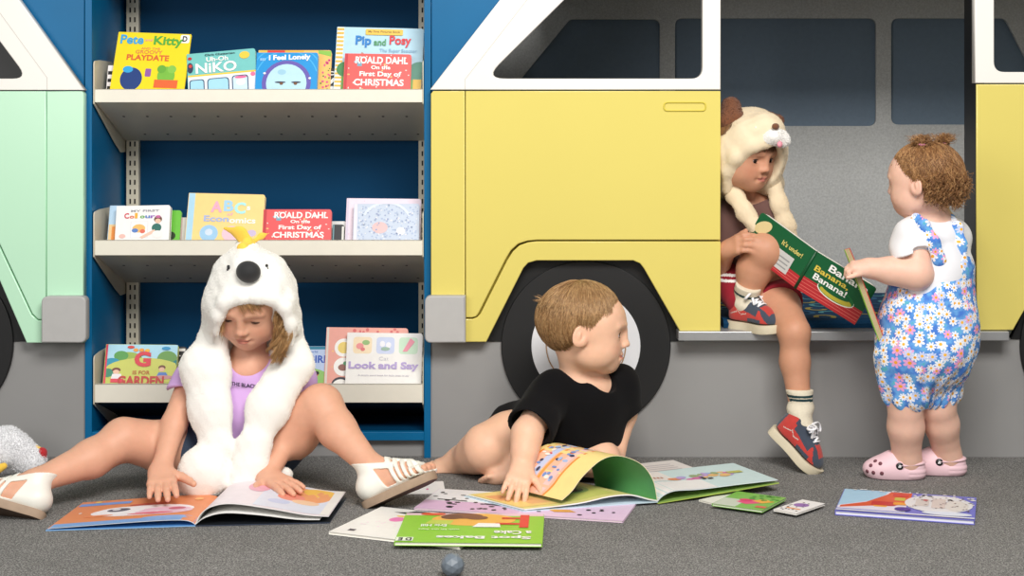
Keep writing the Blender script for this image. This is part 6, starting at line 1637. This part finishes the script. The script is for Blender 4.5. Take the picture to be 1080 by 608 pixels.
# ------------------------------------------------------------------ TODDLER
tod = thing('person', 'toddler with curly hair in blue floral romper standing at bench, back to camera', 'person', G(965, 503))
ht = Head(P(973.5, 191, -.275), (-.83, .55, -.06), (-.03, -.02, 1), .165)
F = Field(); ht.add(F, cheek=1.12)
F.cone(ht.w(0, -.12, -.28), P(984, 236, -.26), .033, .040, .02)
F.chain([P(982, 248, -.26), P(984, 285, -.25), P(980, 330, -.25), P(976, 368, -.25)], [.060, .076, .086, .086], .02)
F.ell(P(973, 375, -.255), (.095, .092, .07), None, .02)
sN, sF = P(963, 254, -.30), P(1000, 250, -.215)
F.chain([P(980, 240, -.265), sN], [.04, .034], .02); F.chain([P(988, 240, -.25), sF], [.04, .034], .02)
eN, wN = P(968, 289, -.325), P(917, 283, -.315)
F.chain([sN, eN, wN], [.036, .033, .0235], .012); F.cone(kk(eN, wN, .1), kk(eN, wN, .55), .0335, .030, .015)
hand(F, wN, (-1, .05, .12), (.1, -.35, .93), .078, -1, curl=(.7, .9, .6), spread=.05, thumb=(.4, .3))
eF, wF = P(990, 292, -.165), P(966, 312, -.165)
F.chain([sF, eF, wF], [.036, .031, .023], .012); hand(F, wF, (-1, -.1, .0), (.1, .2, .95), .078, 1, curl=(.7, .8, .6))
hn, kN, aN = P(956, 392, -.27), P(955, 432, -.262), P(956, 484, -.225)
F.chain([hn, kk(hn, kN, .6), kN, kk(kN, aN, .35), aN], [.050, .043, .0365, .0395, .0315], .015)
hf, kF, aF = P(988, 392, -.235), P(990, 430, -.235), P(999, 480, -.185)
F.chain([hf, kk(hf, kF, .6), kF, kk(kF, aF, .35), aF], [.050, .042, .0355, .0375, .0305], .015)
tfN = FF(aN, (-1, .12, 0), (0, 0, 1), 1); tfF = FF(aF, (-1, .22, 0), (0, 0, 1), -1)
for ff in (tfN, tfF): foot(F, ff.an + np.array([0, 0, -.004]), ff.f, ff.u, .108, 1, ra=.028, toes=False)
make_body('toddler', F, .0023, ht, SK_T, tod, lips=lin((214, 130, 120)), brow=lin((190, 150, 116)))
ht.eyeballs(tod, (96, 76, 60), (0, 0, 0), (186, 146, 106), (110, 80, 60))
WC = mat('white_cotton', (240, 240, 244), rough=.9, spec=.15, vary=.02, sheen=.1)
F = Field(); sleeves(F, [(sN, eN, .55, .048, .055), (sF, eF, .6, .047, .052)])
F.chain([P(982, 250, -.26), P(984, 285, -.25), P(981, 325, -.25)], [.068, .085, .088], .02)
F.chain([P(980, 242, -.265), sN], [.047, .047], .02); F.chain([P(988, 242, -.25), sF], [.047, .046], .02)
F.noise(.003, 55, 9).plane(P(0, 335, -.25), (0, 0, -1))
F.cone(ht.w(0, -.12, -.30), P(984, 232, -.26), .046, .044, .006, 's')
garment('tshirt', F, .0026, WC, tod)
def floral():
    m = bpy.data.materials.new('blue_daisy_cotton'); m.use_nodes = True; nt = m.node_tree; N = nt.nodes; L = nt.links; b = N['Principled BSDF']
    b.inputs['Roughness'].default_value = .85; b.inputs['Specular IOR Level'].default_value = .2
    uv = N.new('ShaderNodeUVMap'); uv.uv_map = 'UVMap'
    def M(op, a, b_=None, c=None):
        n = N.new('ShaderNodeMath'); n.operation = op
        for i, v in enumerate((a, b_, c)):
            if v is None: continue
            if isinstance(v, (int, float)): n.inputs[i].default_value = v
            else: L.new(v, n.inputs[i])
        return n.outputs[0]
    def mixc(f, A, B):
        x = N.new('ShaderNodeMix'); x.data_type = 'RGBA'; L.new(f, x.inputs['Factor'])
        for k, v in (('A', A), ('B', B)):
            if isinstance(v, tuple): x.inputs[k].default_value = (*lin(v), 1)
            else: L.new(v, x.inputs[k])
        return x.outputs['Result']
    nz = N.new('ShaderNodeTexNoise'); nz.inputs['Scale'].default_value = 55; nz.inputs['Detail'].default_value = 3; L.new(uv.outputs[0], nz.inputs['Vector'])
    r = N.new('ShaderNodeValToRGB'); cr = r.color_ramp; cr.elements[0].position = .36; cr.elements[0].color = (*lin((78, 128, 214)), 1); cr.elements[1].position = .6; cr.elements[1].color = (*lin((112, 176, 234)), 1)
    e = cr.elements.new(.68); e.color = (*lin((96, 186, 196)), 1)
    L.new(nz.outputs['Fac'], r.inputs['Fac']); colr = r.outputs['Color']
    for sc, seed, pet, white, pink, cen in ((38, 0.0, 7, (238, 242, 250), (240, 170, 214), (240, 168, 50)), (44, 7.3, 9, (246, 246, 250), (206, 214, 246), (244, 186, 70))):
        mp = N.new('ShaderNodeVectorMath'); mp.operation = 'MULTIPLY_ADD'; L.new(uv.outputs[0], mp.inputs[0]); mp.inputs[1].default_value = (sc, sc, sc); mp.inputs[2].default_value = (seed, seed * 1.7, 0)
        v = N.new('ShaderNodeTexVoronoi'); v.voronoi_dimensions = '2D'; v.inputs['Scale'].default_value = 1; v.inputs['Randomness'].default_value = .75; L.new(mp.outputs[0], v.inputs['Vector'])
        d = N.new('ShaderNodeVectorMath'); d.operation = 'SUBTRACT'; L.new(mp.outputs[0], d.inputs[0]); L.new(v.outputs['Position'], d.inputs[1])
        sp = N.new('ShaderNodeSeparateXYZ'); L.new(d.outputs[0], sp.inputs[0])
        sc_ = N.new('ShaderNodeSeparateColor'); L.new(v.outputs['Color'], sc_.inputs[0])
        ang = M('ADD', M('ARCTAN2', sp.outputs[1], sp.outputs[0]), M('MULTIPLY', sc_.outputs[0], 6.28))
        ca = M('ABSOLUTE', M('COSINE', M('MULTIPLY', ang, pet * .5)))
        R_ = M('MULTIPLY', M('ADD', M('MULTIPLY', sc_.outputs[1], .16), .36), M('ADD', M('MULTIPLY', M('POWER', ca, .7), .62), .38))
        inside = M('LESS_THAN', v.outputs['Distance'], R_)
        on = M('LESS_THAN', sc_.outputs[2], .95 if seed == 0 else .65)
        petal = mixc(M('GREATER_THAN', sc_.outputs[0], .68), white, pink)
        colr = mixc(M('MULTIPLY', inside, on), colr, petal)
        cenm = M('MULTIPLY', M('LESS_THAN', v.outputs['Distance'], M('ADD', M('MULTIPLY', sc_.outputs[1], .05), .10)), on)
        colr = mixc(cenm, colr, cen)
    L.new(colr, b.inputs['Base Color'])
    return m
DAI = floral()
uvc = P(978, 0, -.25)[:2]
def cyl_uv(V):
    a = np.arctan2(V[:, 0] - uvc[0], -(V[:, 1] - uvc[1])); return np.stack([a * .105, V[:, 2]], 1)
F = Field()
F.ell(P(976, 368, -.25), (.112, .108, .085), None, .03)
F.chain([P(985, 288, -.25), P(981, 325, -.25), P(977, 362, -.25)], [.088, .100, .104], .03)
F.cone(P(958, 388, -.268), P(954, 404, -.265), .066, .053, .02); F.cone(P(990, 388, -.235), P(989, 402, -.235), .066, .052, .02)
F.cone(P(955, 402, -.268), P(955, 413, -.266), .056, .053, .006); F.cone(P(989, 400, -.235), P(989.5, 411, -.235), .054, .051, .006)
F.cone(P(940, 378, -.27), P(940, 392, -.27), .035, .03, .03)
F.func(lambda D, X, Y, Z: D + .0028 * np.sin(np.arctan2(X - uvc[0], Y - uvc[1]) * 17 + 3 * np.sin(Z * 25)) * np.clip((.33 - Z) / .12, 0, 1))
F.noise(.004, 45, 12)
F.plane(P(0, 413, -.25), (-.04, 0, -1)); zt = P(0, 268, -.25)
F.plane(P(980, 266, -.25), (-.45, .0, .9))
F.cone(sN + np.array([0, -.0, .02]), eN, .06, .046, .008, 's')
garment('romper', F, .0026, DAI, tod, uvf=cyl_uv)
F = Field()
F.chain([P(966, 230, -.315), P(974, 238, -.34), P(984, 256, -.345), P(991, 275, -.338)], [.012, .013, .014, .016], .01, sq=((0, 1, .3), .5))
F.chain([P(1002, 230, -.285), P(1009, 240, -.31), P(1013, 258, -.315), P(1013, 278, -.31)], [.011, .012, .013, .015], .01, sq=((.3, 1, .3), .5))
garment('romper_straps', F, .002, DAI, tod, uvf=cyl_uv)
# curly hair with two little bunches
HT = [hair_mat('chestnut_hair', (160, 116, 74)), hair_mat('golden_brown_hair', (196, 150, 100)), hair_mat('deep_brown_hair', (140, 98, 62))]
hlt = [(0, 1.22), (.5, 1.28), (.9, 1.48), (1.2, 1.57), (1.5, 1.66), (1.8, 1.95), (2.2, 2.2), (PI, 2.25)]
H = Hair(); hair_cap(ht, hlt, .035, .15, HT[2], H, 4, .008)  # deepest tone on the cap, painted depth beneath the curls
hair_strands(ht, hlt, .038, .15, HT, H, 5200, (.3, .7), .00062, .22, .022, 6, .05, wav=.05)
r_ = np.random.default_rng(8); n_ = 900
ph = r_.choice([-1, 1], n_) * (2.0 + (PI - 2.0) * r_.uniform(0, 1, n_)); th = 1.2 + .95 * np.sqrt(r_.uniform(0, 1, n_))
q = hair_dir(th, ph, .15); rr = scalp_r(q); c_ = np.array([0, 0, .08]) + q * (rr + r_.uniform(.02, .075, n_))[:, None]
e_ = c_ + q * r_.uniform(.0, .05, n_)[:, None] + np.stack([r_.normal(0, .03, n_), r_.normal(-.02, .03, n_), -r_.uniform(.06, .17, n_)], 1)
tw = lambda a: ht.C + (a * ht.L) @ ht.R.T
curls(H, tw(c_), tw((c_ + e_) / 2 + q * .03), tw(e_), r_.uniform(.0025, .006, n_), r_.uniform(.8, 2.0, n_), .0008, HT, 22, 4)
n_ = 120
ph = r_.choice([-1, 1], n_) * r_.uniform(.5, 1.25, n_); th = r_.uniform(.9, 1.30, n_)
q = hair_dir(th, ph, .15); c_ = np.array([0, 0, .08]) + q * (scalp_r(q) + .035)[:, None]; e_ = c_ + np.stack([r_.normal(0, .02, n_), -.02 + 0 * ph, -r_.uniform(.05, .11, n_)], 1)
curls(H, tw(c_), tw((c_ + e_) / 2 + q * .01), tw(e_), r_.uniform(.001, .003, n_), r_.uniform(.5, 1.4, n_), .0006, HT, 16, 5)
H.build('hair', tod)
for (bx, by, yy) in ((972, 151, -.31), (995, 150, -.275)):
    c = P(bx, by, yy); n_ = 320; H = Hair()
    a_ = c + r_.normal(0, .004, (n_, 3)) + np.array([0, 0, -.012]); e_ = c + np.stack([r_.normal(0, .014, n_), r_.normal(0, .012, n_), r_.uniform(.002, .020, n_)], 1)
    curls(H, a_, (a_ + e_) / 2 + np.array([0, 0, .010]), e_, r_.uniform(.002, .006, n_), r_.uniform(.6, 1.5, n_), .0007, HT, 16, int(bx))
    sb = MB(); sb.sphere(c + np.array([0, 0, .003]), (.010, .010, .012), HT[0], None, 14, 10); H.add(np.array(sb.v), np.array(sb.f), HT[0])
    bn = H.build('hair_bunch', tod)
    mb = MB(); mb.tube([c + np.array([.008 * math.cos(t), .008 * math.sin(t), -.003]) for t in np.linspace(0, 2 * PI, 15)], .003, mat('pink_hair_tie', (240, 150, 190), rough=.7), 6, caps=False); mb.build('hair_tie', bn)
# clogs
PK = mat('pale_pink_foam', (240, 204, 212), rough=.5, spec=.35, vary=.02, vscale=40); PKH = mat('clog_hole', (120, 70, 80), rough=.8)
def clog(ff, L):
    F = Field(); z0 = -ff.an[2] + .0012
    E = lambda a, b, c, ra, rb, rc, k=.01, op='u': F.ell(ff.w(a * L, b * L, z0 + c * L), np.array([ra, rb, rc]) * L, ff.R(), k, op)
    E(.46, .0, .15, .31, .25, .20, .0); E(.25, 0, .21, .2, .22, .22, .03); E(.0, 0, .11, .30, .205, .15, .03)
    F.cone(ff.w(.22 * L, 0, z0 + .30 * L), ff.w(.13 * L, 0, z0 + .40 * L), .15 * L, .16 * L, .02)
    F.cone(ff.w(-.14 * L, 0, z0 + .14 * L), ff.w(-.14 * L, 0, z0 + .27 * L), .185 * L, .165 * L, .02)
    F.cone(ff.w(0, 0, z0 + .12 * L), ff.w(.4 * L, 0, z0 + .10 * L), .19 * L, .2 * L, .02)
    def cut(D, X, Y, Z):
        a, b, c = [q / L for q in ff.coords(X, Y, Z)]; c = c - z0 / L
        D = np.maximum(D, -c * L)
        D = np.maximum(D, (c - np.where(a < .06, .305 + .0 * a, 9)) * L)
        D = np.maximum(D, (c - .42 - .25 * (a - .1)) * L)
        op = np.maximum(np.sqrt(((a + .02) / .19) ** 2 + (b / .155) ** 2) - 1, (.14 - c)) * .15 * L
        D = np.maximum(D, -op)
        return D + .0012 * (np.clip(np.sin(c * 75), 0, 1) * (a < -.02) * (c < .20))
    F.func(cut); V, Fc = F.mesh(.0019, 1); V[:, 2] = np.maximum(V[:, 2], .0008)
    root = link('clog', np_mesh('clog', V, Fc, [PK]), tod)
    hm = MB()
    from mathutils.bvhtree import BVHTree
    bv = BVHTree.FromPolygons([Vector(v) for v in V], [tuple(f) for f in Fc])
    for a, b, c in ((.60, -1, .115), (.46, -1, .12), (.70, -.75, .13), (.48, -.6, .40), (.56, -.35, .40), (.64, -.5, .34), (.60, 1, .115), (.46, 1, .12)):
        o = ff.w(a * L, b * .6 * L, z0 + c * L); tgt = ff.w(a * L, 0, z0 + (.13 if c < .3 else .1) * L)
        hit = bv.ray_cast(Vector(o), Vector(nrm(tgt - o)))
        if hit[0] is not None: hm.lathe([(.0045, .0003), (.0044, .0008)], np.array(hit[0]), np.array(hit[1]), PKH, 12)
    hm.build('vent_holes', root)
    for sg in (-1, 1):
        st = MB(); K = 9
    st = MB(); pth = []
    for t in np.linspace(-1, 1, 17):
        th = t * PI * .5
        pth.append(ff.w((.14 - .42 * math.cos(th) ** .8) * L, math.copysign(abs(math.sin(th)) ** .8, t) * .225 * L, z0 + (.265 + .025 * math.cos(th)) * L))
    st.tube(pth, .0075, PK, 8, flat=.45); hs = st.build('heel_strap', root)
    for sg in (-1, 1):
        bt = MB(); c = ff.w(.15 * L, sg * .235 * L, z0 + .255 * L); ax = ff.s * sg
        bt.lathe([(.0105, -.004), (.0105, .003), (.009, .004)], c, ax, PK, 20)
        bt.lathe([(.0085, .004), (.0078, .0055)], c, ax, mat('black_rivet', (18, 18, 20), rough=.4), 20)
        cc = c + ax * .0058; e1 = ff.f; e2 = ff.u                 # white emblem on the rivet
        for dx, dz, rr_ in ((-.0008, .0008, .0028), (.0016, -.0014, .0018), (-.0018, -.0018, .0014)):
            bt.add([cc + e1 * (dx + rr_ * math.cos(t)) + e2 * (dz + rr_ * math.sin(t)) + ax * .0002 for t in np.linspace(0, 2 * PI, 10, endpoint=False)], [tuple(range(10))], mat('white_emblem', (240, 240, 240), rough=.5))
        bt.build('strap_rivet', root)
clog(tfN, .128); clog(tfF, .128)
# thin book in the toddler's hand
tb_t, tb_b = P(899, 285, -.31), P(929, 366, -.275)
uu = nrm(tb_b - tb_t); Hh = np.linalg.norm(tb_b - tb_t)
ez = -uu; ex = -nrm(np.array([.185, 1, -.05])); ex = nrm(ex - ez * (ex @ ez)); ey = np.cross(ez, ex); og = tb_b - ex * .15
M = Matrix(((ex[0], ey[0], ez[0], og[0]), (ex[1], ey[1], ez[1], og[1]), (ex[2], ey[2], ez[2], og[2]), (0, 0, 0, 1)))
book('picture_book', 'thin board book with green and red covers held edge-on by the toddler', 'book', M, .15, Hh, .014, (120, 176, 60), [('rect', (0, .75, 1, 1), (206, 50, 50))], spine=(214, 60, 52), edge=(206, 186, 140), back=(206, 60, 60))

# ------------------------------------------------------------------ fluffy white toy at the left edge
ft = thing('plush_toy', 'fluffy white plush toy with red and yellow trim lying at the left edge', 'plush toy', G(15, 500))
F = Field()
F.ell(P(-8, 478, -.17), (.085, .06, .05), None, .02); F.cone(P(5, 474, -.17), P(34, 485, -.17), .040, .026, .02); F.cone(P(-2, 466, -.15), P(8, 462, -.15), .03, .02, .02)
F.noise(.006, 70, 4).plane((0, 0, .002), (0, 0, -1))
V, Fc = F.mesh(.003, 1); fur_object('fluffy_body', V, Fc, mat('white_shaggy_fur', (244, 244, 246), rough=.95, sheen=.2), ft, 36000, .0065, .0005, .4, 3)
F = Field(); F.cone(P(44, 478, -.17), P(43, 489, -.17), .013, .012, .01); F.plane((0, 0, .002), (0, 0, -1)); V, Fc = F.mesh(.002, 1); link('red_felt_trim', np_mesh('red_felt_trim', V, Fc, [mat('red_felt', (186, 22, 34), rough=.8, sheen=.2)]), ft)
F = Field(); F.cone(P(38, 473, -.17), P(46, 476, -.17), .007, .005, .01); V, Fc = F.mesh(.0018, 1); link('yellow_felt_trim', np_mesh('yellow_felt_trim', V, Fc, [YF]), ft)
F = Field(); F.cone(P(-4, 496, -.25), P(4, 492, -.25), .012, .008, .01); F.plane((0, 0, .002), (0, 0, -1)); V, Fc = F.mesh(.002, 1); link('yellow_felt_foot', np_mesh('yellow_felt_foot', V, Fc, [YF]), ft)
# ================================================================== LIGHT + CAMERA
w = bpy.data.worlds.new('World'); SC.world = w; w.use_nodes = True
w.node_tree.nodes['Background'].inputs[0].default_value = (1.0, 0.97, 0.93, 1)
w.node_tree.nodes['Background'].inputs[1].default_value = 0.22
def area(name, loc, target, sx, sy, power, col=(1, 1, 1)):
    l = bpy.data.lights.new(name, 'AREA'); l.shape = 'RECTANGLE'; l.size = sx; l.size_y = sy; l.energy = power; l.color = col
    o = bpy.data.objects.new(name, l); COL.objects.link(o); o.location = loc
    o.rotation_euler = (Vector(target) - Vector(loc)).to_track_quat('-Z', 'Y').to_euler()
    return o
area('ceiling_softbox', (0.5, -2.9, 2.55), (0.0, -0.1, 0.35), 1.7, 1.0, 104, (1, 0.975, 0.94))
area('fill_light', (-1.7, -3.6, 1.5), (0.0, -0.2, 0.4), 1.4, 1.4, 30, (1, 0.985, 0.96))  # added soft fill from the left
cam = bpy.data.cameras.new('Camera'); co = bpy.data.objects.new('Camera', cam); COL.objects.link(co)
co.location = (0, -D0, HC); co.rotation_euler = (PI / 2, 0, 0)
cam.sensor_width = 36; cam.lens = 36 * FPX / 1080
cam.shift_y = -(304 - HZ) / 1080
cam.clip_start = 0.05
SC.camera = co
vs = SC.view_settings
SC.display_settings.display_device = 'sRGB'
vs.view_transform = 'Standard'; vs.look = 'None'; vs.exposure = 0.19; vs.gamma = 1.0; vs.use_curve_mapping = False
